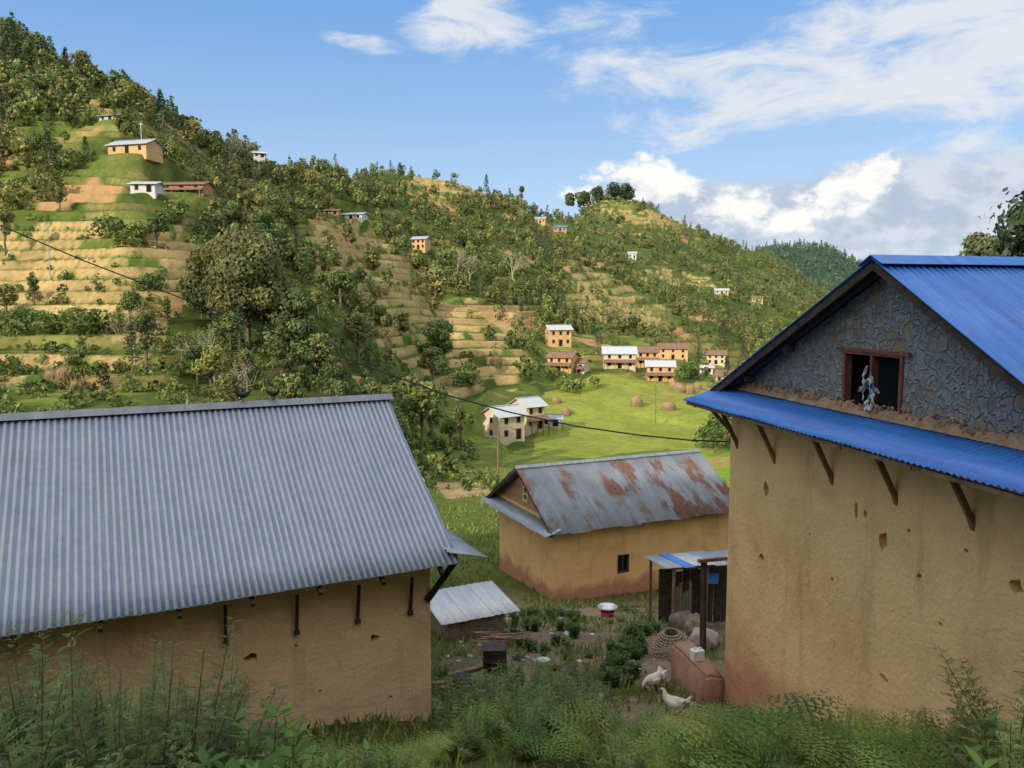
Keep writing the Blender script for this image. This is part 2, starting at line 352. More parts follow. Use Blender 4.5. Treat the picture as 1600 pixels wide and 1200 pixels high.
cem=mixc(nt,rd,cem,(.35,.365,.37))
nt.links.new(mixc(nt,sf,cem,stc),b.inputs['Base Color']); b.inputs['Roughness'].default_value=.9
hs1=N(nt,'ShaderNodeMath',{0:rd,1:noise(nt,v,9,7,.75)},operation='ADD'); hs2=N(nt,'ShaderNodeMath',{0:sf,1:.35},operation='MULTIPLY'); hh=N(nt,'ShaderNodeMath',{0:hs1.outputs[0],1:hs2.outputs[0]},operation='SUBTRACT'); bump(nt,b,hh.outputs[0],1.0,.05)
# ------------------------------------------------------------ house list -> levelled pads
def dirs(yaw): return Vector((math.cos(yaw),math.sin(yaw),0)),Vector((-math.sin(yaw),math.cos(yaw),0))
def onx(px,py,O,yaw,xl=0.0):
    a,bb=dirs(yaw); r,zr=ray(px,py); p0=Vector(O)+a*xl
    t=(r*p0.y-p0.x)/(bb.x-r*bb.y); Y=p0.y+t*bb.y; return t, zr*Y-O[2]
def ony(px,py,O,yaw,yl=0.0):
    a,bb=dirs(yaw); r,zr=ray(px,py); p0=Vector(O)+bb*yl
    s=(r*p0.y-p0.x)/(a.x-r*a.y); Y=p0.y+s*a.y; return s, zr*Y-O[2]
HW=mat('sunny_ochre_wall',[(.44,.27,.12),(.56,.38,.19)],.8,bst=.3); HW2=mat('pale_house_wall',[(.46,.38,.25),(.57,.48,.34)],.8,bst=.3)
HW3=mat('brick_red_wall',[(.32,.17,.1),(.44,.25,.14)],.8,bst=.3); HWW=mat('whitewashed_wall',[(.45,.45,.43),(.56,.56,.54)],.8,bst=.2)
RG=metal('hill_grey_roof',[(.26,.3,.36),(.32,.36,.42),(.38,.42,.47)],.1,.6); RB=mat('hill_brown_tile_roof',[(.13,.08,.055),(.24,.15,.1)],2,bst=.7,bd=.04)
RW=metal('hill_pale_roof',[(.36,.385,.41),(.43,.455,.48),(.5,.52,.54)],.1,.55)
HL=[(212,244,150,8.2,4.5,1.8,RG,HW,-14,'ochre house with blue-grey tin roof on green slope',1,.45,False),
(230,302,148,4.5,3.5,1.5,RW,HWW,0,'small whitewashed shed with pale tin roof',1,.25,False),
(292,304,150,8.2,4,1.6,RB,HW3,-5,'low house with brown tiled roof and dark porch',1,.3,True),
(181,190,165,5.5,3,.9,RG,HWW,-18,'low shed with grey roof on slope',1,.2,False),
(405,247,225,3,3,1.2,RW,HWW,20,'small white house on the ridge',1,.4,False),
(553,343,205,6,4,1.1,RG,HWW,-12,'low grey roofed house among trees',1,.25,False),
(520,336,208,4,3,1.0,RB,HW3,-5,'low brown roofed shed among trees',1,.25,False),
(658,390,265,5.0,4.2,3.4,RG,HW,-20,'small ochre house with grey roof among trees',2,.4,False),
(872,540,176,4.9,4.2,3.7,RW,HW,12,'tall ochre house with pale tin roof',2,.4,False),
(880,578,162,5.2,4.0,2.8,RB,HW,-28,'brown roofed house with red balcony',2,.45,True),
(905,580,163,3.4,3,2.0,RB,HW2,-28,'small brown roofed outbuilding',1,.4,True),
(967,574,178,7.0,5.2,3.4,RW,HW2,-4,'cream house with pale tin roof and porch',2,.5,True),
(1010,570,184,4.8,4.5,3.2,RB,HW,-4,'ochre house with brown tiled roof',2,.5,True),
(1052,560,192,7.0,4.5,2.6,RB,HW,-14,'long ochre house with brown tiled roof',2,.5,False),
(1031,594,162,5.4,4.2,3.1,RW,HW,-8,'ochre house with grey roof and lower porch roof',2,.45,True),
(1118,568,187,4.2,3.6,2.3,RB,HW2,-12,'square house with brown hipped roof',2,.5,False),
(1140,598,165,5,4.2,1.6,RB,HW2,-30,'low house with brown roof',1,.5,False),
(1102,580,172,3.0,2.6,.9,RW,HWW,-10,'small shed with pale tin roof',1,.25,False),
(787,684,116,4.6,4.2,3.7,RW,HW2,38,'ochre house with pale tin roof',2,.5,False),
(824,668,122,3.6,4.0,3.7,RW,HW2,38,'ochre house with new tin roof and side porch',2,.5,True),
(862,664,124,3.0,2.4,1.3,RG,HWW,-10,'small grey tin shed beside field',1,.3,False),
(876,362,400,6.5,4.5,2.0,M_blue,HW3,-10,'house with blue tin roof high on slope',1,.35,False),
(845,350,400,5,4.5,2.5,RG,HW,-10,'ochre house high on slope',1,.4,False),
(988,404,400,4,4,2.5,RW,HWW,-10,'white house high on slope',1,.4,False),
(1127,460,430,7,4.5,2.2,RW,HW2,-6,'white house on distant slope',1,.4,False),
(1182,472,440,6,4.5,2.4,RB,HW2,-6,'brown roofed house on distant slope',1,.4,False)]
HL2=[]
for h_ in HL:
    Yn=hitY(h_[0],h_[1],h_[2]); Yn=min(max(Yn,h_[2]*.6),h_[2]*1.5); s=Yn/h_[2]; a_,b_=ray(h_[0],h_[1]); x_=a_*Yn; zz=b_*Yn
    HL2.append((x_,Yn,zz,h_[3]*s,h_[4]*s,h_[5]*s)+h_[6:]); PADS.append((x_,Yn+h_[4]*s*.35,zz,max(h_[3],h_[4])*s*.6))
# ============================================================ TERRAIN MESH
rows=np.concatenate([np.arange(-140,-4,4),np.arange(-4,30,.3),np.arange(30,62,.55),np.arange(62,260,.36),260*1.005**np.arange(0,200),705*1.035**np.arange(0,52)])
cols=np.concatenate([-np.linspace(3.2,.78,36)[:-1],np.linspace(-.78,.78,740),np.linspace(.78,3.2,36)[1:]])
S=25+np.maximum(rows,0)+.6*np.maximum(-rows,0)
X=cols[None,:]*S[:,None]; Y=np.repeat(rows[:,None],len(cols),1)
Z=ground0(X,Y); px,py,qx,qy,tm=masks(X,Y,Z); dz,fr,amt,lev=steps(X,Y,Z,tm); Zt=padded(X,Y,Z+dz)
def C(c): return np.array(c)[None,None,:]
n1=fbm(X*.05,Y*.05,101)[...,None]; n2=fbm(X*.25,Y*.25,111)[...,None]
n4=sm(.38,.62,n2); n5=sm(.4,.6,n1)
col=C((.09,.13,.028))*(1-n5)+C((.14,.18,.04))*n5
col=col*(.75+.5*n4); ye=sm(.55,.7,fbm(X*.12,Y*.12,151)[...,None]); col=col*(1-ye*.4)+C((.22,.21,.07))*ye*.4
mw=np.zeros(X.shape,bool)
for p in WOODS: mw|=inpoly(qx,qy,p)&(Y>60)
mw=mw[...,None]*(.5+.3*n4); col=col*(1-mw)+C((.058,.088,.022))*mw
straw=C((.50,.36,.175)); ris=(sm(.77,.82,fr))[...,None]
tr=tm[...,None]; plot=_h(lev.astype(np.int64),np.floor(X*.045+fbm(X*.02,Y*.02,5)*2).astype(np.int64),77)[...,None]
tread=C((.13,.18,.04))*(1-n4)+C((.095,.145,.028))*n4; tread=np.where(plot>.7,C((.28,.245,.10))*(.75+.5*n2),tread); tread=np.where(plot<.3,C((.075,.12,.024))*(.8+.5*n2),tread)
am=(amt*sm(60,80,Y))[...,None]
col=col*(1-tr)+tread*tr
lineN=sm(.45,.56,fbm(X*.05,Y*.05,171,2)[...,None]); brk=sm(.27,.42,fbm(X*.3,Y*.3,173,2)[...,None]); k_=ris*am*(tr*.95+(1-tr)*.42*lineN)*brk
col=col*(1-k_)+straw*(.65+.6*n2)*k_
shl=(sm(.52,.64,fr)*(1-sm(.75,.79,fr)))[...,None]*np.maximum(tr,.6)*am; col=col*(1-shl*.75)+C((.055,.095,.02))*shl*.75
def paint(poly,c,c2=None,qq=.35):
    global col
    mx=px+(qx-px)*qq; my=py+(qy-py)*qq
    m=(inpoly(mx,my,poly)&(Y>30))[...,None]*1.0; cc=C(c) if c2 is None else C(c)*(1-n4)+C(c2)*n4
    col=col*(1-m)+cc*m
paint(SLOPE,(.17,.21,.05),(.13,.18,.035),1)
paint(MEADOW,(.14,.18,.04),(.17,.195,.05),1)
paint(FIELD,(.28,.325,.065),(.23,.28,.05)); paint(FIELD2,(.24,.36,.045),(.2,.32,.035)); paint(LOWF,(.13,.175,.035),(.1,.14,.03)); paint(STRAW,(.46,.34,.19),(.38,.28,.14))
for p in SOIL: paint(p,(.42,.28,.14),(.34,.24,.11),1)
far=sm(850,1200,Y)[...,None]; col=col*(1-far)+C((.05,.085,.06))*far  # aerial haze of the far hills painted into the ground as bluish green
scar=(sm(.68,.74,fbm(X*.05,Y*.07,191))*sm(70,100,Y)*sm(700,500,Y))[...,None]; col=col*(1-scar)+C((.42,.26,.13))*scar
yard=sm(.0,.5,1-np.abs((X-2.2-(Y-12)*.02)/4.2))*sm(8.5,10.5,Y)*sm(31,25,Y)
yn=fbm(X*.8,Y*.8,201); yard=yard*sm(.32,.44,yn+.06); yard=yard[...,None]
near=sm(34,26,Y)[...,None]*(Y>-5)[...,None]
gc=C((.075,.105,.028))*(1-n4)+C((.12,.135,.05))*n4; col=col*(1-near)+gc*near
dirt=C((.29,.215,.15))*(.65+.7*n2); col=col*(1-yard)+dirt*yard
bk=(Y<-5)[...,None]; col=np.where(bk,C((.2,.185,.1)),col)
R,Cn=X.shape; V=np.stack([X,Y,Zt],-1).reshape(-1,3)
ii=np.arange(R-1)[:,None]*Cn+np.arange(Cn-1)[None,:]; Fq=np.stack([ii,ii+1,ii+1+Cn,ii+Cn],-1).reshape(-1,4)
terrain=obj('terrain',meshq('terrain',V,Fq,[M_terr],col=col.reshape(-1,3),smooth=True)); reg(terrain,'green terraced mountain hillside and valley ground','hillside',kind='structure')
print('terrain',time.time()-T0)
# ============================================================ VEGETATION TEMPLATES
def quads_from(Cn,s,r,asp=.55,flat=0.0,nrm=None):
    n=len(Cn)
    if nrm is not None:
        nn=nrm+r.normal(0,.38,(n,3)); nn/=np.linalg.norm(nn,axis=1)[:,None]; w=r.normal(size=(n,3)); u=np.cross(nn,w); u/=np.linalg.norm(u,axis=1)[:,None]; v=np.cross(nn,u)
    else:
        u=r.normal(size=(n,3)); u[:,2]*=(1-flat); u/=np.linalg.norm(u,axis=1)[:,None]
        w=r.normal(size=(n,3)); v=np.cross(u,w); v/=np.linalg.norm(v,axis=1)[:,None]
    s=np.asarray(s).reshape(-1,1)*np.ones((n,1))
    V=np.stack([Cn+u*s,Cn+v*s*asp,Cn-u*s,Cn-v*s*asp],1).reshape(-1,3)
    return V,np.arange(4*n).reshape(-1,4)
class T:
    def __init__(s): s.V=[];s.F=[];s.C=[];s.M=[];s.n=0
    def add(s,V,F,c,m):
        V=np.asarray(V,float); F=np.asarray(F,int); c=np.asarray(c,float)
        if c.ndim==1: c=np.repeat(c[None],len(V),0)
        s.V.append(V);s.F.append(F+s.n);s.C.append(c);s.M.append(np.full(len(F),m)); s.n+=len(V)
    def tube(s,pts,rad,c,m=0,n=6):
        b=B(); b.tube(pts,rad,n,cap=False); s.add(b.V,b.F,c,m)
    def get(s): return np.concatenate(s.V),np.concatenate(s.F),np.concatenate(s.C),np.concatenate(s.M)
def broad(r,H=8,R=3,nl=9,nleaf=1000,leaf=.3,tint=(.085,.125,.028),trunk=True,base=.3,bc=(.1,.08,.06),lr=(.3,.5)):
    t=T(); tint=np.array(tint)
    lob=[]
    for i in range(nl):
        a=r.uniform(0,6.28); q=r.uniform(.15,.75)*R; z=H*(base+(1-base)*r.uniform(.2,.8)); k=1-.5*((z/H-base)/(1-base))
        lob.append((np.array([math.cos(a)*q*k,math.sin(a)*q*k,z]),R*r.uniform(*lr)))
    lob.append((np.array([0,0,H*.82]),R*.38))
    if trunk:
        t.tube([(0,0,-.5),(.1,0,H*.25),(.0,.15,H*.5),(0,0,H*.72)],[H*.028,H*.022,H*.015,H*.006],bc,0)
        for c,rr in lob: t.tube([(0,0,H*.25),(c[0]*.5,c[1]*.5,(c[2]+H*.3)/2),tuple(c)],[H*.012,H*.008,H*.003],bc,0,4)
    per=nleaf//len(lob)
    for c,rr in lob:
        d=r.normal(size=(per,3)); d/=np.linalg.norm(d,axis=1)[:,None]; 
        rad=rr*np.where(r.uniform(size=(per,1))<.8,r.uniform(.82,1.06,size=(per,1)),r.uniform(.9,1.3,size=(per,1)))
        dd=d.copy(); dd[:,2]*=.8; pos=c+dd*rad
        V,F=quads_from(pos,leaf*r.uniform(.6,1.25,per),r,.62,nrm=d)
        tl=tint*r.uniform(.75,1.3)*np.array([r.uniform(.85,1.25),1,r.uniform(.8,1.2)])
        cc=tl[None]*r.uniform(.65,1.35,size=(per,1)); t.add(V,F,np.repeat(cc,4,0),1)
    return t.get()
def pine(r,H=9,R=2.0,nleaf=900,leaf=.28,tint=(.045,.075,.028)):
    t=T(); t.tube([(0,0,-.5),(0,0,H*.5),(0,0,H*.97)],[H*.02,H*.012,.02],(.09,.07,.05),0)
    tiers=int(H*1.5); per=nleaf//tiers
    for i in range(tiers):
        f=(i+.5)/tiers; z=H*(.14+.84*f); rr=R*(1-f)**.8*r.uniform(.7,1.2)+.15
        nb=5; a0=r.uniform(0,6.28)
        for b_ in range(nb):
            if r.uniform()<.15: continue
            a=a0+b_*6.28/nb+r.uniform(-.3,.3); m=per//nb; q=r.uniform(.15,1,m)**.7*rr*r.uniform(.7,1.15)
            pos=np.stack([np.cos(a)*q+r.normal(0,.12,m),np.sin(a)*q+r.normal(0,.12,m),z-q*.12+r.normal(0,.14,m)],1)
            V,F=quads_from(pos,leaf*r.uniform(.6,1.3,m),r,.35,.4)
            cc=np.array(tint)[None]*r.uniform(.6,1.5,size=(m,1)); t.add(V,F,np.repeat(cc,4,0),1)
    return t.get()
def bare(r,H=8,leaves=120,tint=(.2,.17,.1),bc=(.36,.32,.27)):
    t=T(); 
    def br(p,d,L,rad,lv):
        q=p+d*L; mid=(p+q)/2+Vector(r.normal(0,L*.05,3)); t.tube([p,mid,q],[rad,rad*.8,rad*.55],bc,0,5 if lv<2 else 3)
        if lv>=4: 
            if leaves:
                V,F=quads_from(np.array(q)[None]+r.normal(0,.3,(3,3)),.13,r); t.add(V,F,tint,1)
            return
        for k in range(3 if lv else 4):
            nd=(d+Vector(r.normal(0,.48,3))+Vector((0,0,.12))).normalized(); br(q if k else mid.lerp(q,.5),nd,L*r.uniform(.6,.82),rad*.58,lv+1)
    br(Vector((0,0,-.3)),Vector((0,0,1)),H*.32,H*.016,0); return t.get()
def tmesh(name,g): V,F,c,m=g; return meshq(name,V,F,[M_bark,M_leaf],col=c,mi=m)
rs=np.random.default_rng(3)
BR=[broad(rs,8,3.0,10,1100,.3,tt) for tt in ((.09,.13,.03),(.07,.11,.028),(.11,.15,.035),(.065,.10,.027),(.12,.14,.04))]
TALL=[broad(rs,9,2.0,10,850,.26,tt,base=.3) for tt in ((.08,.115,.03),(.1,.12,.035))]
PN=[pine(rs,9,2.1),pine(rs,9,1.7,tint=(.05,.085,.03)),pine(rs,9,2.4,tint=(.04,.065,.026))]
BA=[bare(rs,8),bare(rs,8,leaves=1,tint=(.17,.19,.07))]
SH=[broad(rs,1.8,1.5,6,320,.18,tt,trunk=False,base=.05) for tt in ((.1,.15,.03),(.13,.17,.04),(.075,.12,.025))]
FB=[broad(rs,6.5,3.0,7,150,.62,tt,trunk=False,base=.02,lr=(.34,.52)) for tt in ((.09,.125,.032),(.07,.105,.028),(.115,.14,.038))]
FP=[pine(rs,9,2.2,150,.58,tint=tt) for tt in ((.045,.072,.028),(.055,.088,.03))]
FS=[broad(rs,1.8,1.6,4,60,.36,tt,trunk=False,base=.0) for tt in ((.09,.135,.03),(.12,.155,.04),(.07,.11,.025))]
def merge(name,items):
    Vs=[];Fs=[];Cs=[];Ms=[];n=0
    for g,x,y,z,s,a,tint in items:
        V,F,c,m=g; ca,sa=math.cos(a)*s,math.sin(a)*s
        W=np.empty_like(V); W[:,0]=V[:,0]*ca-V[:,1]*sa+x; W[:,1]=V[:,0]*sa+V[:,1]*ca+y; W[:,2]=V[:,2]*s+z
        Vs.append(W);Fs.append(F+n);Cs.append(c*np.asarray(tint));Ms.append(m);n+=len(V)
    return obj(name,meshq(name,np.concatenate(Vs),np.concatenate(Fs),[M_bark,M_leaf],col=np.concatenate(Cs),mi=np.concatenate(Ms)))
# ============================================================ HILLSIDE HOUSES
HP=[]
def hill_house(x0,Y,z0,L,W,H,roof,wall,yaw,label,storeys=2,slope=.5,porch=False):
    nw=3 if L>4.5 else 2; over=.5
    e=empty('village_house',(x0,Y,z0),math.radians(yaw)); reg(e,label,'house','houses scattered on the hillside and valley')
    HP.append((x0,Y,max(L,W)*.75))
    ri=W/2*slope; V,F=prism([(-W/2,-1.2),(W/2,-1.2),(W/2,H),(0,H+ri-.05),(-W/2,H)],-L/2,L/2)
    obj('wall',mpoly('wall',V,F,[wall]),e)
    o=over; b=B(); t=.07
    for s in(-1,1):
        y1=s*(W/2+o); z1=H-o*slope; 
        V=[(-L/2-o,0,H+ri),(L/2+o,0,H+ri),(L/2+o,y1,z1),(-L/2-o,y1,z1)]; V2=[(x,y,zz+t) for x,y,zz in V]
        b.add(V+V2,[(0,1,2,3),(7,6,5,4),(0,4,5,1),(1,5,6,2),(2,6,7,3),(3,7,4,0)])
    b.beam((-L/2-o,0,H+ri+t+.03),(L/2+o,0,H+ri+t+.03),.3,.08)
    b.obj('roof',[roof],e)
    if porch:
        b=B(); zz=H*.52; V=[(-L/2-.3,-W/2-1.3,zz-.45),(L/2+.3,-W/2-1.3,zz-.45),(L/2+.3,-W/2+.0,zz+.1),(-L/2-.3,-W/2+.0,zz+.1)]; V2=[(x,y,q+.1) for x,y,q in V]
        b.add(V+V2,[(0,1,2,3),(7,6,5,4),(0,4,5,1),(1,5,6,2),(2,6,7,3),(3,7,4,0)]); b.obj('porch_roof',[RB],e)
        for k in range(4):
            x=-L/2+.1+k*(L-.2)/3; B().beam((x,-W/2-1.15,-1.2),(x,-W/2-1.15,zz-.4),.14).obj('porch_post',[M_wood],e)
    sh=H/storeys; w=.24; h=min(.36,sh*.25)
    for f in range(storeys):
        zc=sh*(f+.55)
        for k in range(nw):
            x=-L/2+L*(k+.5)/nw
            if f==0 and k==nw//2:
                dh=min(1.6,sh*.85); b=B(); b.box(x-.45,x+.45,-W/2-.05,-W/2+.02,0,dh,0); b.box(x-.35,x+.35,-W/2-.065,-W/2-.052,.0,dh-.1,1); b.obj('door',[M_redwood,M_dark],e); continue
            b=B(); b.box(x-w-.09,x+w+.09,-W/2-.05,-W/2+.02,zc-h-.09,zc+h+.09,0); b.box(x-w,x+w,-W/2-.065,-W/2-.052,zc-h,zc+h,1); b.obj('window',[M_redwood,M_dark],e)
        b=B(); b.box(-L/2-.05,-L/2+.02,-.32,.32,zc-h,zc+h,0); b.box(-L/2-.065,-L/2-.052,-.23,.23,zc-h+.08,zc+h-.08,1); b.obj('window',[M_redwood,M_dark],e)
    return e
for h_ in HL2: hill_house(*h_)
print('houses',time.time()-T0)
# ============================================================ TREES
def dens(px,py,Y):
    d=np.full(np.shape(px),1.0)
    d=np.where(inpoly(px,py,[(200,430),(640,430),(640,700),(200,700)]),.6,d)
    d=np.where(inpoly(px,py,[(265,470),(500,470),(500,530),(265,530)]),.15,d)
    for p in TERR: d=np.where(inpoly(px,py,p),.07,d)
    d=np.where(inpoly(px,py,MEADOW),.05,d); d=np.where(inpoly(px,py,SLOPE),.1,d)
    d=np.where(inpoly(px,py,[(-300,480),(200,480),(260,640),(-300,660)]),.3,d)
    d=np.where(inpoly(px,py,[(-50,200),(330,215),(330,335),(-50,335)]),.4,d)
    d=np.where(inpoly(px,py,[(100,150),(300,210),(300,250),(100,230)]),.35,d)
    d=np.where(inpoly(px,py,[(840,520),(1160,530),(1160,610),(840,610)]),.06,d)
    d=np.where(inpoly(px,py,FIELD)|inpoly(px,py,FIELD2)|inpoly(px,py,LOWF),0,d)
    d=np.where(inpoly(px,py,[(740,600),(890,590),(890,760),(740,735)])|inpoly(px,py,[(850,690),(1110,690),(1110,790),(850,790)]),.0,d)
    return d
def scatter(n,pxr,Yr,r,useD=True,dmin=0.0):
    p=r.uniform(*pxr,n); Yv=np.exp(r.uniform(math.log(Yr[0]),math.log(Yr[1]),n)); x=(p-800)/1236*Yv
    z=ground(x,Yv); qx,qy=proj(x,Yv,z); 
    k=np.ones(n,bool)
    if useD:
        cl=sm(.3,.5,fbm(x*.03,Yv*.03,301)); dd=dens(qx,qy,Yv); k=r.uniform(size=n)<np.where(dd>0,np.maximum(dd*(.4+.7*cl),dmin),0)
    for hx,hy,hr in HP: k&=~((np.hypot(x-hx,(Yv-hy+4)*.4)<hr+.8))
    return x[k],Yv[k],z[k],qx[k],qy[k]
LBL={'b':'leafy green broadleaf tree on the hillside','t':'slender leafy tree on the hillside','p':'dark green pine tree on the hillside','n':'sparse pale-trunked tree with few leaves'}
MB=[tmesh('tree_mesh',g) for g in BR]; MT=[tmesh('tree_mesh',g) for g in TALL]; MP=[tmesh('tree_mesh',g) for g in PN]; MN=[tmesh('tree_mesh',g) for g in BA]
for m in MN: m.materials[0]=M_palebark
def plant_tree(kind,x,y,z,H,r):
    src,base,nm={'b':(MB,8,'broadleaf_tree'),'t':(MT,9,'slender_tree'),'p':(MP,9,'pine_tree'),'n':(MN,8,'bare_tree')}[kind]
    o=obj(nm,src[r.integers(len(src))]); o.location=(x,y,z-.1); s=H/base; w=r.uniform(.85,1.2); o.scale=(s*w,s*w,s); o.rotation_euler=(0,0,r.uniform(0,6.28))
    reg(o,LBL[kind],'tree','trees scattered over the hillside'); return o
r=np.random.default_rng(77)
x,y,z,qx,qy=scatter(640,(-120,1380),(66,300),r)
o_=np.argsort(y)[:245]
for i in o_:
    u=r.uniform(); up=qy[i]<300
    k='p' if u<(.35 if up or qx[i]>850 else .12) else ('t' if u<.62 else ('n' if u>.95 else 'b'))
    plant_tree(k,x[i],y[i],z[i],r.uniform(3.6,7.2)*(1.0 if k!='p' else 1.15)*(.8 if y[i]<110 else 1.1),r)
for k,a,b_,Yv,H in [('n',362,232,205,10),('n',335,590,88,8.5),('n',735,440,190,9),('n',800,445,190,10),('n',715,430,195,9),('p',250,160,190,11),('p',20,120,165,12),('b',60,110,170,9),('b',130,140,175,9),('b',200,150,185,9),('b',300,205,195,9),('b',330,225,200,8),('p',625,262,372,10),('b',680,475,150,7.5),('t',815,292,450,13),('p',760,285,440,11),
    ('b',660,690,84,7),('b',640,650,90,6),('b',672,655,96,5.5),('t',230,580,80,7),('n',210,560,80,7),('b',120,600,78,4),('t',440,600,84,6),('b',500,590,88,6),('b',560,560,100,6.5),('b',330,600,80,5),('b',1118,700,96,3.5),('b',1135,690,100,3.5),('b',960,520,215,5),('p',1130,540,230,9)]:
    Yn=hitY(a,b_,Yv) if Yv<300 else Yv
    if abs(Yn/Yv-1)>.35: Yn=Yv
    p=P(a,b_,Yn); plant_tree(k,p.x,p.y,gz(p.x,p.y)if Yv<300 else min(gz(p.x,p.y),p.z),H*Yn/Yv,r)
def big_tree(px,py,Y,H,R,nleaf,tint,label,leaf=.3,nl=20,base=.15,seed=1,lr=(.3,.5)):
    rr=np.random.default_rng(seed); p=P(px,py,Y); z=gz(p.x,p.y)
    if Y>600: z=max(z,p.z-2)
    g=broad(rr,H,R,nl,nleaf,leaf,tint,base=base,lr=lr); V,F,c,m=g
    e=empty('large_tree',(p.x,p.y,z)); reg(e,label,'tree')
    for nm,k in(('trunk',0),('crown',1)):
        f=F[m==k]; obj(nm,meshq(nm,V,f,[M_bark if k==0 else M_leaf],col=c),e)
    return e
big_tree(385,470,98,15.0,7.4,24000,(.08,.10,.031),'huge spreading dark green tree on the terraces',.26,44,.08,4,(.22,.38))
big_tree(325,455,103,9.5,4.6,7000,(.075,.095,.03),'broad green tree beside the huge tree',.27,18,.02,6,(.28,.42))
big_tree(455,480,96,9,4.4,7000,(.075,.095,.03),'dense green tree beside terraces',.27,18,.02,8,(.28,.42))
big_tree(680,478,150,8,4.0,4500,(.065,.11,.028),'round dark green tree above terraces',.28,14,.05,9)
big_tree(1590,600,36,12.8,2.8,9000,(.04,.062,.028),'tall dark tree behind blue roof',.17,20,.1,12)
big_tree(1650,600,34,14.5,3.6,9000,(.04,.062,.028),'tall dark tree behind blue roof',.17,20,.1,13)
big_tree(1525,560,60,16.6,2.6,3200,(.06,.08,.03),'airy tree behind blue roof',.2,14,.5,14)
big_tree(1558,560,62,16.3,2.4,3200,(.06,.08,.03),'airy tree behind blue roof',.2,14,.5,15)
for a_,h_,R_,sd in ((958,14,11,31),(978,14,9,32),(935,12,9,33),(912,10,8,34),(890,9,6,35)):
    big_tree(a_,316,640,h_,R_,2200,(.045,.07,.027),'compact clump of dark trees on the knoll',.75,14,-.15,sd,(.32,.5))
x,y,z,qx,qy=scatter(230,(-60,1200),(62,150),r,True,.25); SHM=[tmesh('shrub_mesh',g) for g in SH]
hed=[(90,515,92),(30,510,93),(60,520,90),(120,515,92),(150,512,93),(170,510,93),(240,445,104),(225,450,104),(280,340,126),(265,342,126),(180,370,120),(200,375,120),(165,365,122),(215,365,121),(265,250,150),(285,250,150),(250,240,152),(720,600,128),(690,580,132),(735,604,127),(820,545,165),(800,540,165),(840,555,165),(860,590,160),(900,615,148),(880,610,150),(930,605,152),(1108,690,98),(1120,680,100),(1070,590,180)]
SP_=[(x[i],y[i],z[i],r.uniform(.5,1.1)) for i in range(min(len(x),110))]
for a,b_,Yv in hed:
    Yn=hitY(a,b_,Yv); p=P(a,b_,Yn); SP_.append((p.x,p.y,gz(p.x,p.y),(1.3+r.uniform(0,.5))*Yn/Yv))
for xx,yy,zz,s in SP_:
    o=obj('shrub',SHM[r.integers(3)]); o.location=(xx,yy,zz-.1); s*=r.uniform(.8,1.2); o.scale=(s*1.2,s*1.2,s); o.rotation_euler=(0,0,r.uniform(0,6.28)); reg(o,'rounded green shrub on the slope','shrub','shrubs scattered over the hillside')
it=[]
x,y,z,qx,qy=scatter(10500,(-150,1480),(140,900),r)
for i in range(len(x)):
    if y[i]<190 and r.uniform()<.35: continue
    far_=qx[i]>850 or qy[i]<300; g=(FP if r.uniform()<(.25 if far_ else .12) else FB); g=g[r.integers(len(g))]
    bs=1.3 if (qx[i]<420 and qy[i]<260) else 1.0
    it.append((g,x[i],y[i],z[i]-.3,bs*r.uniform(.38,.85)*(1.0 if y[i]<400 else 1.2),r.uniform(0,6.28),r.uniform(.7,1.3)*np.array([r.uniform(.85,1.2),1,1])*(1,1,1.0+max(0,y[i]-350)*.0012)))  # bluer with distance: aerial haze put into the leaf tint
x,y,z,qx,qy=scatter(2400,(1050,1500),(900,1700),r,False)
for i in range(len(x)): it.append(((FP if r.uniform()<.4 else FB)[r.integers(2)],x[i],y[i],z[i]-.5,r.uniform(1.2,2.0),r.uniform(0,6.28),(.7,.95,2.1)))  # haze over the farthest slopes painted as a blue leaf tint
w=merge('woodland',it); reg(w,'dense far-off woods covering the mountain slopes','woods',kind='stuff')
it=[]
x,y,z,qx,qy=scatter(14000,(-150,1350),(58,460),r,True,.2)
for i in range(len(x)): it.append((FS[r.integers(3)],x[i],y[i],z[i]-.15,r.uniform(.2,.8),r.uniform(0,6.28),r.uniform(.65,1.35)))
w=merge('undergrowth',it); reg(w,'low scrub and bushes covering the slopes','undergrowth',kind='stuff')
print('trees',time.time()-T0)
# ============================================================ RIGHT HOUSE
YR=math.radians(11.4); OR=(3.29,11.7,-6.2)
eR=empty('stone_gable_house',OR,YR); reg(eR,'ochre mud house with blue tin roof and stone gable','house')
bpy.context.view_layer.update()
V,F=prism([(-6.9,-2),(0,-2),(0,4.97),(-6.9,4.97)],0,9); wR=obj('wall',mpoly('wall',V,F,[M_mudR]),eR)
cb=B()
def hole(cb,u,z,w,h,ax,d=.3):
    n=9; pts=[(w/2*math.cos(2*math.pi*i/n)*random.uniform(.65,1.2)*1.1,h/2*math.sin(2*math.pi*i/n)*random.uniform(.65,1.2)*1.1) for i in range(n)]
    prof=[(u+a,z+c) for a,c in pts]
    if ax=='x': V,F=prism(prof,-.2,d)
    else: V0,F=prism(prof,-.2,d); V=[(y,x,zz) for x,y,zz in V0]
    cb.add(V,F)
for a,c,w_,h_ in [(1197,765,.13,.19),(1338,795,.07,.18),(1352,803,.07,.09),(1380,845,.16,.2),(1190,872,.13,.11),(1587,915,.14,.12),(1436,900,.08,.06),(1510,860,.05,.04),(1265,835,.05,.04),(1300,905,.08,.05),(1380,1060,.14,.08),(1470,975,.07,.04),(1240,960,.05,.03),(1420,830,.04,.05)]:
    t,zz=onx(a,c,OR,YR); hole(cb,t,zz,w_,h_,'x',.24 if w_>.1 else .08)
cut(wR,cb)
rid=-3.5; zr_=6.67
def roofz(y): return zr_-(y-rid)*.475 if y>rid else zr_+(y-rid)*.565
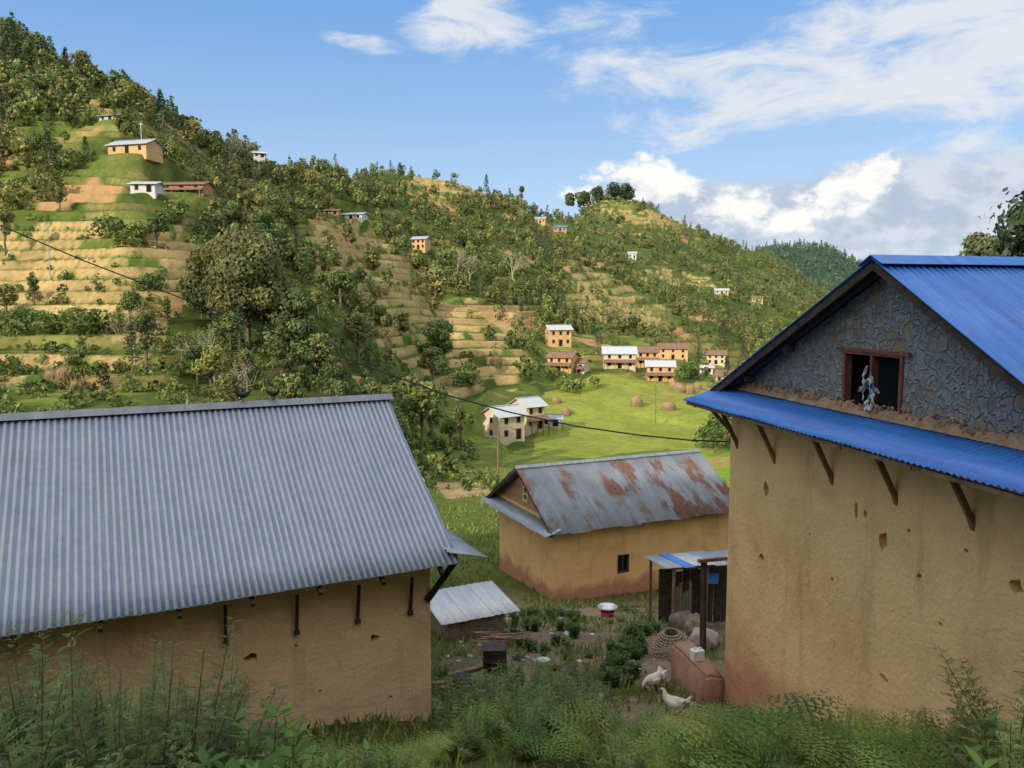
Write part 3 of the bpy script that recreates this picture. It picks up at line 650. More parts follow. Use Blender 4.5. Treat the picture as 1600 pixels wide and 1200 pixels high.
V,F=prism([(-6.85,4.98),(-.05,4.98),(-.05,roofz(-.05)-.04),(rid,zr_-.04),(-6.85,roofz(-6.85)-.04)],.02,.32); gR=obj('gable_wall',mpoly('gable_wall',V,F,[M_stone]),eR)
t1,z1=onx(1405,650,OR,YR); t0,z0=onx(1318,558,OR,YR); WZ0,WZ1=z1,onx(1405,556,OR,YR)[1]
cb=B(); cb.box(-.2,.6,t1,t0,WZ0,WZ1); cut(gR,cb)
wn=empty('window',(0,0,0)); wn.parent=eR; f_=.034
b=B(); 
for bx in [(t1-.01,t1+f_,WZ0,WZ1),(t0-f_,t0+.01,WZ0,WZ1),(t1+f_,t0-f_,WZ0-.0,WZ0+f_*.6),(t1+f_,t0-f_,WZ1-f_*.7,WZ1),((t0+t1)/2-.018,(t0+t1)/2+.018,WZ0+f_*.6,WZ1-f_*.7)]: b.box(.0,.09,bx[0],bx[1],bx[2],bx[3])
b.obj('frame',[M_redwood],wn)
B().box(-.01,.1,t1-.12,t0+.12,WZ1+.003,WZ1+.042,0,.005).obj('lintel',[M_redwood],wn)
B().box(.3,.33,t1-.1,t0+.1,WZ0-.1,WZ1+.1).obj('pane',[M_dark],wn)
M_rag,nt,b_,o_m=newmat('mixed_rags'); v=ocoord(nt); vv=N(nt,'ShaderNodeTexVoronoi',{'Vector':v,'Scale':16.0})
sv=N(nt,'ShaderNodeSeparateColor',{0:vv.outputs['Color']}); nt.links.new(ramp(nt,sv.outputs[0],[(0,(.03,.04,.06)),(.25,(.5,.52,.5)),(.5,(.65,.66,.64)),(.68,(.25,.3,.34)),(.82,(.04,.1,.3)),(1,(.3,.28,.24))]),b_.inputs['Base Color']); b_.inputs['Roughness'].default_value=.8
b=B(); cy=(t0+t1)/2-.03; rr_=random.Random(4)
for k in range(16):
    z0_=WZ0+rr_.uniform(-.05,.32); y0_=cy+rr_.uniform(-.07,.07); L_=rr_.uniform(.1,.26); wdt=rr_.uniform(.012,.032)
    pts=[(-.0-rr_.uniform(0,.04),y0_,z0_+L_)]; 
    for j in range(4): pts.append((pts[-1][0]+rr_.uniform(-.02,.02),pts[-1][1]+rr_.uniform(-.035,.035),pts[-1][2]-L_/4))
    b.tube(pts,[.008,wdt,wdt*.6,wdt,.005],5,sy=.6)
c_=b.obj('cloth_bundle',[M_rag]); c_.matrix_world=Matrix.Translation(OR)@Matrix.Rotation(YR,4,'Z'); reg(c_,'pale rags and plastic hanging from gable window','cloth')
corr('roof',[M_blue],eR,'x',-.28,9.6,[(rid+.0,zr_+.03),(-1.7,roofz(-1.7)+.03),(.25,roofz(.25)+.03)],jag=.03)
corr('roof',[M_blue],eR,'x',-.28,9.6,[(rid,zr_+.03),(-5,roofz(-5)+.03),(-7.3,roofz(-7.3)+.03)],jag=.03)
b=B(); 
for s in(1,-1): b.add([(-.3,rid,zr_+.065),(9.62,rid,zr_+.065),(9.62,rid+s*.2,zr_-.5*.2+.065),(-.3,rid+s*.2,zr_-.5*.2+.065)],[(0,1,2,3)])
o=b.obj('ridge_cap',[M_blue],eR); o.modifiers.new('s','SOLIDIFY').thickness=.006
for (ya,yb) in ((rid,.22),(rid,-7.25)):
    B().beam((-.24,ya,roofz(ya)-.04),(-.24,yb,roofz(yb)-.04),.03,.08).obj('barge_board',[M_darkwood],eR)
    for xx in (.0,.35): B().beam((xx-.1,ya,roofz(ya)-.04),(xx-.1,yb,roofz(yb)-.04),.07,.07).obj('rafter',[M_darkwood],eR)
for yy in (-6.2,-5.1,-3.5,-1.6,-.6):
    B().beam((-.12,yy,roofz(yy)-.10),(.4,yy,roofz(yy)-.10),.06,.07).obj('purlin',[M_wood],eR)
for k,(u0,u1) in enumerate([(.15,-1.62),(-1.6,-3.3),(-3.28,-5.0),(-4.98,-7.3)]):
    corr('skirt_roof',[M_blue],eR,'y',u1,u0,[(.01,5.02+.004*k),(-.35,4.925+.004*k),(-.72,4.82+.004*k)],jag=.0)
bm=bmesh.new(); 
for k in range(420):
    yy=-.1-random.random()*6.8; up=random.random()**2*.13; s=random.uniform(.006,.024); m_=Matrix.Translation((random.uniform(-.02,.01)-(.12-up)*.3,yy,5.03+up))@Matrix.Rotation(random.uniform(0,3),4,'X')@Matrix.Diagonal((s*.8,s*1.5,s*.75,1)); bmesh.ops.create_icosphere(bm,subdivisions=1,radius=1,matrix=m_)
for v_ in bm.verts: v_.co+=Vector([random.uniform(-.005,.005) for _ in range(3)])
nyk=160; fv=[]
for i in range(nyk+1):
    yy=-.05-6.8*i/nyk; q=float(fbm(i*.35,1.5,88)); fv.append([bm.verts.new((-.07-.04*q,yy,5.015)),bm.verts.new((-.04,yy,5.04+.04*q)),bm.verts.new((.005,yy,5.04+.15*q))])
for i in range(nyk):
    for j in (0,1): bm.faces.new((fv[i][j],fv[i+1][j],fv[i+1][j+1],fv[i][j+1]))
me=bpy.data.meshes.new('mud_fillet'); bm.to_mesh(me); bm.free(); me.materials.append(M_dirtm); obj('mud_fillet',me,eR)
B().beam((-.66,.1,4.78),(-.66,-7.2,4.78),.05,.04).obj('eave_beam',[M_wood],eR)
for a,c in [(1152,697),(1210,720),(1300,752),(1400,783),(1520,822)]:
    t,zz=onx(a,c,OR,YR); b=B(); b.beam((-.0,t,zz+.03),(-.36,t,4.86),.04,.055); b.beam((.02,t,zz-.04),(-.04,t,zz+.1),.055,.04); b.beam((-.02,t,4.86),(-.7,t,4.77),.04,.04); b.obj('roof_bracket',[M_wood],eR)
B().beam((-.0,.02,4.35),(-.4,.1,4.80),.045,.055).obj('roof_bracket',[M_wood],eR)
print('right',time.time()-T0)
# ============================================================ LEFT HOUSE
YL=math.radians(27.2); OL=(-1.125,10.5,-6.15)
eL=empty('grey_roof_house',OL,YL); reg(eL,'tan mud house with long grey corrugated tin roof','house')
bpy.context.view_layer.update()
wt=3.2; V,F=prism([(0,-2),(4.4,-2),(4.4,wt),(2.2,4.4),(0,wt)],-12,0); wL=obj('wall',mpoly('wall',V,F,[M_mudL]),eL)
cb=B()
for a,c,w_,h_ in [(392,1028,.17,.1),(585,997,.13,.1),(352,1000,.1,.12),(568,1155,.13,.09),(640,955,.08,.06),(500,1080,.06,.04),(420,1090,.05,.04),(610,1090,.06,.05),(462,1010,.05,.05)]:
    s_,zz=ony(a,c,OL,YL); hole(cb,s_,zz,w_,h_,'y',.3 if w_>.1 else .06)
cut(wL,cb)
prof=[(2.2,4.73),(1.6,4.30),(.9,3.84),(.2,3.42),(-.3,3.09),(-.7,2.84)]
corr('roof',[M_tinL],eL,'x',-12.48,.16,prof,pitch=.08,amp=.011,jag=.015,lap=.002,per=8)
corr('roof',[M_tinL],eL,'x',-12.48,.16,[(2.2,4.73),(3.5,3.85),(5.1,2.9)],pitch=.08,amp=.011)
b=B()
for s in(1,-1): b.add([(-12.5,2.2,4.77),(.22,2.2,4.77),(.22,2.2+s*.12,4.77-.08),(-12.5,2.2+s*.12,4.77-.08)],[(0,1,2,3)])
o=b.obj('ridge_cap',[M_caps],eL); o.modifiers.new('s','SOLIDIFY').thickness=.006
corr('skirt_roof',[M_tinS],eL,'y',-.70,4.6,[(.0,3.0),(.28,2.93),(.56,2.85)],pitch=.1,amp=.014,jag=.03)
for a,c in [(463,985),(558,968),(640,955),(352,1003)]:
    s_,zz=ony(a,c,OL,YL); b=B(); b.beam((s_,.03,zz-.04),(s_,-.07,zz),.06,.06); b.beam((s_,-.03,zz-.02),(s_,-.12,zz+.5),.035,.04); b.obj('roof_bracket',[M_darkwood],eL)
b=B(); b.beam((-.05,-.02,2.15),(.25,-.35,2.78),.07,.08); b.obj('roof_bracket',[M_darkwood],eL)
for k in range(16):
    x_=-.1-k*.78; b=B(); 
    for (ya,za),(yb,zb) in ((prof[0],prof[2]),(prof[2],prof[4]),(prof[4],prof[5])): b.beam((x_,ya,za-.1),(x_,yb,zb-.1),.05,.06)
    b.obj('rafter',[M_darkwood],eL)
B().beam((-12.3,-.55,2.83),(.1,-.55,2.83),.05,.05).obj('eave_beam',[M_darkwood],eL)
# ============================================================ MIDDLE HOUSE
YM=math.radians(24.6); OM=(1.55,28.0,-11.0)
eM=empty('rusty_roof_house',OM,YM); reg(eM,'orange mud house with rusty grey tin roof','house')
bpy.context.view_layer.update()
V,F=prism([(0,-2),(5,-2),(5,3.2),(0,3.2)],0,8.0); wM=obj('wall',mpoly('wall',V,F,[M_mudM]),eM)
V,F=prism([(0.01,3.201),(4.99,3.201),(2.5,4.7)],0.02,.3); gM=obj('gable_wall',mpoly('gable_wall',V,F,[mat('brown_brick_gable',[(.26,.14,.075),(.44,.26,.14)],9,bst=.8,bd=.03)]),eM)
cb=B(); s_,zz=ony(974,881,OM,YM); cb.box(s_-.27,s_+.27,-.3,.3,zz-.37,zz+.37)
dy,dz_=onx(808,922,OM,YM); cb.box(-.3,.25,dy-.35,dy+.35,-.6,dz_+.25); cut(wM,cb)
ty,tz=onx(821,772,OM,YM); cb=B(); cb.box(-.3,.6,ty-.2,ty+.2,max(tz-.3,3.22),tz+.3); cut(gM,cb)
w_=empty('window',(0,0,0)); w_.parent=eM
b=B(); 
for q in [(-.27,-.21,-.37,.37),(.21,.27,-.37,.37),(-.21,.21,.31,.37),(-.21,.21,-.37,-.31),(-.02,.02,-.31,.31)]: b.box(s_+q[0],s_+q[1],.03,.1,zz+q[2],zz+q[3])
b.obj('frame',[M_darkwood],w_); B().box(s_-.27,s_+.27,.2,.22,zz-.37,zz+.37).obj('pane',[M_dark],w_)
w_=empty('window',(0,0,0)); w_.parent=eM; M_lime=mat('lime_painted_wood',[(.42,.48,.2),(.55,.6,.28)],5,bst=.1)
b=B()
for q in [(-.2,-.14,-.3,.3),(.14,.2,-.3,.3),(-.14,.14,.24,.3),(-.14,.14,-.3,-.24),(-.14,.14,-.03,.03)]: b.box(-.02,.06,ty+q[0],ty+q[1],tz+q[2],tz+q[3])
b.obj('frame',[M_lime],w_); B().box(.15,.17,ty-.2,ty+.2,tz-.3,tz+.3).obj('pane',[mat('window_glass',[(.12,.14,.12),(.2,.22,.18)],2,rough=.2,bst=0)],w_)
B().box(.12,.15,dy-.35,dy+.35,-.6,dz_+.25).obj('door',[mat('teal_painted_door',[(.02,.05,.06),(.04,.09,.1)],4)],eM)
def rM(y): return 4.83-abs(y-2.5)*.62
for k in range(4):
    x0=-.42+k*2.19
    for s in(1,-1): corr('roof',[M_tinM],eM,'x',x0,x0+2.2,[(2.5,4.83),(2.5-s*1.5,rM(2.5-1.5)+.004*(k%2)),(2.5-s*3.1,rM(2.5-3.1)+.004*(k%2))],pitch=.1,amp=.008,per=4,jag=.08)
b=B()
for s in(1,-1): b.add([(-.45,2.5,4.87),(8.35,2.5,4.87),(8.35,2.5+s*.15,4.78),(-.45,2.5+s*.15,4.78)],[(0,1,2,3)])
b.obj('ridge_cap',[M_caps],eM).modifiers.new('s','SOLIDIFY').thickness=.006
corr('skirt_roof',[M_tinS],eM,'y',-.58,5.6,[(-.0,3.08),(-.35,2.98),(-.68,2.88)],pitch=.1,amp=.010,per=4,jag=.03)
for s in(0,1):
    y1=-.55 if s==0 else 5.55; B().beam((-.38,2.5,4.75),(-.38,y1,rM(y1)-.06),.04,.12).obj('barge_board',[M_darkwood],eM)
for yy in (.3,1.6,2.9,4.2): B().beam((.0,yy,2.6),(-.55,yy,2.86),.06,.06).obj('roof_bracket',[M_wood],eM)
# ============================================================ PORCH PLINTH AND POST; separate small shed
bm=bmesh.new(); bmesh.ops.create_cube(bm,size=1,matrix=Matrix.Translation((-.17,.62,-.56))@Matrix.Diagonal((.36,1.3,2.2,1))); bmesh.ops.bevel(bm,geom=bm.edges[:],offset=.04,segments=2,affect='EDGES'); bmesh.ops.subdivide_edges(bm,edges=bm.edges[:],cuts=3,use_grid_fill=True)
for v_ in bm.verts: q=float(fbm(v_.co.x*4+9,v_.co.y*3+v_.co.z*3.3,12))-.5; v_.co+=Vector((q*.14,q*.1,q*.1))
me=bpy.data.meshes.new('plinth'); bm.to_mesh(me); bm.free(); me.materials.append(M_clay)
for p_ in me.polygons:p_.use_smooth=True
obj('plinth',me,eR)
b=B(); b.beam((-.07,.62,.4),(-.08,.64,2.12),.075); b.obj('porch_post',[M_darkwood],eR)
b=B(); b.beam((-.2,.6,2.16),(.3,.62,2.17),.06,.05); b.obj('porch_beam',[M_wood],eR)
sp=P(1048,950,18.2); zg=gz(sp.x+.8,sp.y+.8); eP=empty('tin_roof_shed',(sp.x,sp.y,zg),YR); reg(eP,'small wooden shed with patched tin and blue roof','shed'); bpy.context.view_layer.update()
hf=-6.18-zg; hb=-6.38-zg
for (xx,yy,hh_) in ((.15,.2,hf),(1.0,.2,hf),(.15,1.7,hb),(2.0,1.7,hb)):
    b=B(); b.beam((xx,yy,-1),(xx,yy,hh_-.06),.06); b.obj('post',[M_wood],eP)
for k,(u0,u1,mm,zo) in enumerate([(-.12,.35,M_tinS,0),(.33,.62,M_blue,.01),(.60,1.15,M_tinW,.015),(1.13,1.6,M_tinS,.01),(1.58,2.5,M_tinS,.02)]):
    corr('roof_sheet',[mm],eP,'x',u0,u1,[(1.6+.1*(k%2),hb+zo),(.8,(hb+hf)/2+zo),(-.05-.08*(k%2),hf+zo)],jag=.2,per=4,amp=.008)
mpl=mat('grey_plank',[(.09,.085,.08),(.2,.18,.16)],4,stretch=(5,5,.6))
b=B()
for k in range(6): b.box(.15+k*.085,.225+k*.085,.25,.28,-.6,hf-.35-random.uniform(0,.4),0,.01)
b.obj('side_panel',[mpl],eP)
b=B(); b.beam((.1,.22,hf-.08),(2.2,.22,hf-.08),.06); b.beam((.1,1.6,hb-.08),(2.2,1.6,hb-.08),.06); b.obj('roof_frame',[M_wood],eP)
b=B()
for k in range(9): b.box(.3+k*.22,.5+k*.22,1.5,1.53,-.6,hb-.12-random.uniform(0,.35),0,.012)
b.obj('back_panel',[M_darkwood],eP)
tp=B(); tp.add([(.95,.3,hf-.3),(1.4,.35,hf-.33),(1.35,.3,hf-.58),(1.0,.25,hf-.52)],[(0,1,2,3)]); o=tp.obj('blue_tarpaulin',[mat('blue_tarpaulin',[(.02,.12,.45),(.04,.18,.58)],4,rough=.5)]); o.matrix_world=Matrix.Translation((sp.x,sp.y,zg))@Matrix.Rotation(YR,4,'Z'); o.modifiers.new('s','SOLIDIFY').thickness=.01; reg(o,'bright blue tarpaulin hanging inside the shed','tarpaulin')
# ============================================================ SMALL STONE SHED
p=P(738,988,17.5); eS=empty('stone_shed',(p.x,p.y,gz(p.x,p.y)),math.radians(24)); reg(eS,'low rubble stone shed with pale tin roof','shed')
V,F=prism([(-.6,-1),(.7,-1),(.7,.66),(-.6,.56)],-.8,.55); obj('wall',mpoly('wall',V,F,[mat('rubble_wall',[(.16,.12,.085),(.32,.25,.18)],7,bst=1,bd=.06)]),eS)
for k in range(3): corr('roof_sheet',[M_tinW],eS,'x',-1.0+k*.62,-.36+k*.62,[(.95,.78+.01*k),(0,.70+.01*k),(-.8,.63+.01*k)],pitch=.15,amp=.006,per=4,jag=.1)
# ============================================================ WIRE, POLES
pts=[(-260,262),(-100,318),(0,352),(130,407),(300,472),(450,528),(600,582),(700,618),(800,645),(900,666),(1000,680),(1080,688),(1138,690)]
W=[P(a,c,15-3.3*(a+260)/1398) for a,c in pts]
b=B(); b.tube(W,.012,6); o=b.obj('power_cable',[M_black],None,True); reg(o,'thin black power cable sagging across the valley','cable')
def pole(px,y0,y1,Y,rad,m,lab):
    Yn=hitY(px,y1,Y); Yn=Yn if abs(Yn/Y-1)<.4 else Y; p=P(px,y1,Yn); q=P(px,y0,Yn); g=gz(p.x,p.y); b=B(); b.tube([(p.x,p.y,min(g,p.z)-.3),(p.x,p.y,(p.z+q.z)/2),(p.x,p.y,q.z)],[rad,rad*.85,rad*.7],8); b.beam((p.x-.3,p.y,q.z-.3),(p.x+.3,p.y,q.z-.3),.05,.05)
    for s in(-.25,.25): b.rev([(0,.16),(.04,.15),(.05,.04),(.03,0)],(p.x+s,p.y,q.z-.26),8)
    reg(b.obj('utility_pole',[m]),lab,'pole')
pole(78,350,425,110,.07,M_tinS,'slim pale utility pole on the terraces'); pole(1024,603,658,140,.09,M_wood,'wooden utility pole beside the field'); pole(778,678,748,78,.07,M_wood,'thin wooden pole near ochre house'); pole(222,192,243,148,.06,M_white,'pale pole beside hillside house')
def hay(seed):
    rr_=random.Random(seed); hs=B(); hs.rev([(.85,-.4),(.95,.3),(1.0,1.0),(.9,1.5),(.6,1.85),(.2,2.05),(.02,2.1)],n=20,jit=.09)
    for k in range(260):
        a=rr_.uniform(0,6.28); z_=rr_.uniform(.0,2.0); q=.98 if z_<1.2 else .95-(z_-1.2)*.7; hs.beam((q*math.cos(a),q*math.sin(a),z_+.2+rr_.uniform(0,.3)),(q*1.25*math.cos(a+.08),q*1.25*math.sin(a+.08),z_-.3),.05,.03)
    return hs.mesh('haystack',[M_straw])
hms=[hay(1),hay(2),hay(3)]
for a,c,Yv,s in [(994,634,135,.95),(1044,640,131,.95),(1062,612,152,1.0),(1078,614,150,.9),(1052,608,155,.85),(1090,608,155,.75),(884,642,128,.7),(870,630,132,.65),(158,618,78,.55),(100,590,84,.7),(80,590,84,.7),(122,595,83,.6),(775,570,165,1.1),(600,455,160,1.0),(592,450,165,.9)]:
    Yn=hitY(a,c,Yv); s*=Yn/Yv; p=P(a,c,Yn); o=obj('haystack',random.choice(hms),None,(p.x,p.y,gz(p.x,p.y))); o.scale=(s*random.uniform(.9,1.2),s,s*random.uniform(.7,.9)); o.rotation_euler=(0,0,random.uniform(0,6)); reg(o,'dry brown corn stalk stack in the field','haystack','straw stacks in the fields')
# ============================================================ COURTYARD THINGS
def chicken(px,py,Y,yaw,pose,mats,scale=1.0,zfix=None,name='chicken',label='white hen standing on the bare yard',cat='chicken'):
    p=P(px,py,Y); z=gz(p.x,p.y) if zfix is None else zfix
    e=empty(name,(p.x,p.y,z),yaw); e.scale=(scale,)*3; reg(e,label,cat)
    sp=[(-.26,0,.34),(-.2,0,.31),(-.13,0,.26),(-.03,0,.22),(.07,0,.225),(.135,0,.27)]
    if pose=='up': sp+=[(.165,0,.32),(.18,0,.365),(.195,0,.40),(.225,0,.405),(.245,0,.40)]
    else: sp+=[(.185,0,.27),(.225,0,.235),(.255,0,.19),(.275,0,.16),(.285,0,.135)]
    rad=[.012,.06,.1,.125,.115,.08,.05,.036,.034,.028,.010]
    b=B(); b.tube(sp,rad,14,sy=.85); o=b.obj('body',[mats[0]],e,True); o.modifiers.new('s','SUBSURF').render_levels=1
    b=B()
    for k in range(7): 
        a=(k-3)*.07; b.beam((-.19,a*.25,.3),(-.30+abs(a)*.1,a*.5,.36+.03*math.cos(k)),.035,.008)
    b.obj('tail',[mats[0]],e)
    for s in(-1,1):
        b=B(); b.tube([(-.14,s*.08,.25),(-.06,s*.106,.235),(.03,s*.1,.24),(.09,s*.075,.26)],[.02,.055,.06,.02],8,sy=.35); b.obj('wing',[mats[0]],e,True)
        b=B(); b.tube([(.0,s*.045,.17),(.015,s*.045,.09),(0,s*.045,.01)],[.022,.01,.008],6)
        for a in(-.5,0,.5): b.beam((0,s*.045,.008),(.05*math.cos(a),s*.045+.05*math.sin(a),.004),.01,.008)
        b.beam((0,s*.045,.008),(-.025,s*.045,.004),.01,.008); b.obj('leg',[mats[1]],e)
    h=Vector(sp[-2]); t=Vector(sp[-1]); d=(t-h).normalized()
    b=B(); b.tube([t-d*.005,t+d*.03],[.011,.002],6); b.obj('beak',[mats[1]],e)
    if mats[2]:
        b=B(); 
        for k in range(4): b.beam(h+Vector((-.03+k*.015,0,.02)),h+Vector((-.034+k*.016,0,.05+.006*(k%2))),.006,.014)
        b.obj('comb',[mats[2]],e)
    return e
M_feath=mat('white_feathers',[(.5,.47,.42),(.7,.68,.64)],14,bst=.5,bd=.01); M_beak=mat('yellow_horn',[(.5,.33,.1),(.6,.42,.15)],5,bst=0); M_comb=mat('red_comb',[(.5,.03,.03),(.6,.06,.05)],5,bst=0)
chicken(1020,1062,12.4,math.radians(215),'down',(M_feath,M_beak,M_comb),.85)
chicken(1052,1117,11.0,math.radians(140),'up',(M_feath,M_beak,M_comb),.85)
M_crow=mat('black_feathers',[(.01,.01,.012),(.02,.02,.025)],8,rough=.5,bst=.2)
for a,yw in((380,200),(428,10)):
    s_,zz=ony(a,627,OL,YL,2.2); A,Bv=dirs(YL); p=Vector(OL)+A*s_+Bv*2.2
    e=chicken(a,627,12,math.radians(yw),'up',(M_crow,M_crow,None),.4,OL[2]+4.785,'black_bird','small black bird perched on the tin roof ridge','bird'); e.location=(p.x,p.y,OL[2]+4.772)
def place(px,py,Y): p=P(px,py,Y); return Vector((p.x,p.y,gz(p.x,p.y)))
q=place(949,966,21.5); b=B(); b.rev([(.0,.0),(.16,.0),(.2,.16),(.19,.18)],n=20); o=b.obj('red_bucket',[mat('red_plastic',[(.5,.03,.05),(.6,.05,.07)],3,rough=.4,bst=0)],None,True,q); reg(o,'small red plastic tub on the yard','bucket')
b=B(); b.rev([(0,.0),(.14,.01),(.22,.07),(.27,.13),(.29,.135),(.27,.12),(.21,.06),(.13,.02),(0,.015)],n=28); o=b.obj('metal_basin',[mat('dull_aluminium',[(.4,.42,.43),(.55,.56,.58)],6,rough=.35,bst=.1,metal=.6)],None,True,q+Vector((0,0,.182))); reg(o,'round aluminium basin sitting on a red tub','basin')
q=place(1052,985,15.0); b=B(); n=20
prf=[(.38,.0),(.4,.15),(.36,.32),(.25,.46),(.14,.55)]
for i in range(n):
    a=6.283*i/n; b.tube([(r_*math.cos(a),r_*math.sin(a),z_) for r_,z_ in prf],.014,4)
for k in range(14):
    z_=.02+k*.04; r_=np.interp(z_,[c for _,c in prf],[c for c,_ in prf]); b.tube([(r_*math.cos(6.283*i/24)*(1+.02*(-1)**(i+k)),r_*math.sin(6.283*i/24)*(1+.02*(-1)**(i+k)),z_) for i in range(25)],.018,4)
o=b.obj('wicker_basket',[mat('grey_bamboo',[(.2,.16,.11),(.36,.3,.22)],12)],None,False,q); o.rotation_euler=(.12,-.1,0); reg(o,'upturned grey bamboo basket on the yard','basket')
def sack(px,py,Y,s,m,lab,nm='sack',flat=1):
    q=place(px,py,Y); bm=bmesh.new(); bmesh.ops.create_icosphere(bm,subdivisions=3,radius=1)
    for v_ in bm.verts:
        k=1+.5*(float(fbm(v_.co.x*2+px,v_.co.y*2+v_.co.z*1.7,5))-.5)+.25*(float(fbm(v_.co.x*5+px,v_.co.y*5+v_.co.z*4,9))-.5); v_.co=Vector((v_.co.x*s*k,v_.co.y*s*.8*k,(v_.co.z+.85)*s*.8*k*flat))
    me=bpy.data.meshes.new(nm); bm.to_mesh(me); bm.free(); me.materials.append(m)
    for p_ in me.polygons:p_.use_smooth=True
    o=obj(nm,me,None,q); reg(o,lab,nm); return o
M_sack=mat('woven_sack',[(.24,.2,.17),(.45,.39,.34)],9,bst=.7,bd=.03); M_sack2=mat('brown_sack',[(.13,.1,.075),(.26,.2,.15)],9,bst=.7,bd=.03)
sack(1100,968,15.8,.3,M_sack,'bulging pale woven sack beside the basket'); sack(1088,950,17,.3,M_sack2,'brown sack leaning in the shed'); sack(1068,940,18.4,.3,M_sack2,'brown sack leaning in the shed')
A,Bv=dirs(YR); b=B(); b.box(-.1,.1,-.07,.07,0,.17); b.tube([(.05,0,.17),(.05,0,.2)],[.025,.025],10); b.beam((-.07,0,.2),(.0,0,.2),.02,.02); b.beam((-.07,0,.17),(-.07,0,.2),.02); 
o=b.obj('jerrycan',[M_white],None,False,Vector(OR)+A*-.2+Bv*.55+Vector((0,0,.545))); o.modifiers.new('b','BEVEL').width=.02; o.rotation_euler=(0,0,.3); reg(o,'small white plastic jerrycan on the clay plinth','jerrycan')
for a,c,Yv,s in [(880,972,20.5,.16),(890,1005,17.5,.14),(848,1052,14,.13),(905,1048,14.2,.06),(940,1105,12,.07),(862,1000,17.5,.07),(720,1165,10.3,.1),(1010,1000,16.5,.05),(985,1015,15.5,.05),(925,1000,17.3,.06),(700,1010,15,.06),(960,1060,13,.05),(1000,1040,13.6,.04),(900,985,19,.05)]:
    sack(a,c,Yv,s,M_cloth,'crumpled pale plastic litter on the ground','plastic_litter',flat=.3)
q=place(773,1062,12.7); eD=empty('oil_drum',q); reg(eD,'sooty black oil drum standing in the yard','drum'); b=B()
b.rev([(0,.0),(.2,0),(.205,.02),(.2,.03),(.2,.2),(.21,.21),(.21,.23),(.2,.24),(.2,.42),(.21,.43),(.21,.45),(.2,.46),(.2,.6),(.208,.61),(.2,.62),(.18,.61),(.17,.56),(0,.56)],n=24); b.obj('body',[M_soot],eD,True)
b=B(); b.box(-.2,.18,-.17,.18,.625,.655,0,.01); b.obj('lid',[M_soot],eD)
q=place(722,1098,11.6); b=B(); b.rev([(0,0),(.15,0),(.18,.1),(.17,.3),(.13,.36),(.14,.4),(.0,.38)],n=18); reg(b.obj('clay_pot',[M_soot],None,True,q),'soot-blackened pot beside the drum','pot')
for k,(a,c,Yv,dx,dy,L) in enumerate([(676,1085,11.9,.95,.3,1.0),(690,1095,11.8,.3,-.6,.7),(700,1060,12.6,.9,.5,.9),(880,1120,11.0,.5,-.6,.8)]):
    q=place(a,c,Yv)+Vector((0,0,.15)); b=B(); e2=(q.x+dx*L,q.y+dy*L); b.beam(q,(e2[0],e2[1],gz(*e2)+.25),.1,.06); reg(b.obj('wooden_beam',[M_wood]),'weathered wooden beam lying on the ground','beam','loose timber in the yard')
for k in range(26):
    q=place(random.uniform(755,800),random.uniform(985,1003),16.3+random.uniform(-.3,.3)); b=B(); a_=random.uniform(-.5,.5); b.beam(q+Vector((-.3,0,.03+k*.008)),q+Vector((.3*math.cos(a_),.3*math.sin(a_),.04+k*.008)),.025); reg(b.obj('firewood_stick',[M_wood]),'thin brown stick in a firewood pile','firewood','firewood pile beside stone shed')
rm=[]
M_fst=mat('field_stone',[(.18,.15,.12),(.36,.32,.27)],1,bst=.5)
for k in range(4):
    bm=bmesh.new(); bmesh.ops.create_icosphere(bm,subdivisions=2,radius=1)
    for v_ in bm.verts: v_.co*=random.uniform(.8,1.1)
    me=bpy.data.meshes.new('stone'); bm.to_mesh(me); bm.free(); me.materials.append(M_fst); rm.append(me)
for k in range(260):
    yy=random.uniform(10.5,24); xx=random.uniform(-1.0,4.0)*yy/14; s=random.uniform(.02,.07)*(1.5 if random.random()<.15 else 1)
    if xx>3.0 and yy<14.5: continue
    o=obj('stone',random.choice(rm),None,(xx,yy,gz(xx,yy)+s*.2)); o.scale=(s,s*random.uniform(.7,1.3),s*.6); o.rotation_euler=(0,0,random.uniform(0,6)); reg(o,'small loose stone on the yard','stone','loose stones on the yard')
print('yard',time.time()-T0)
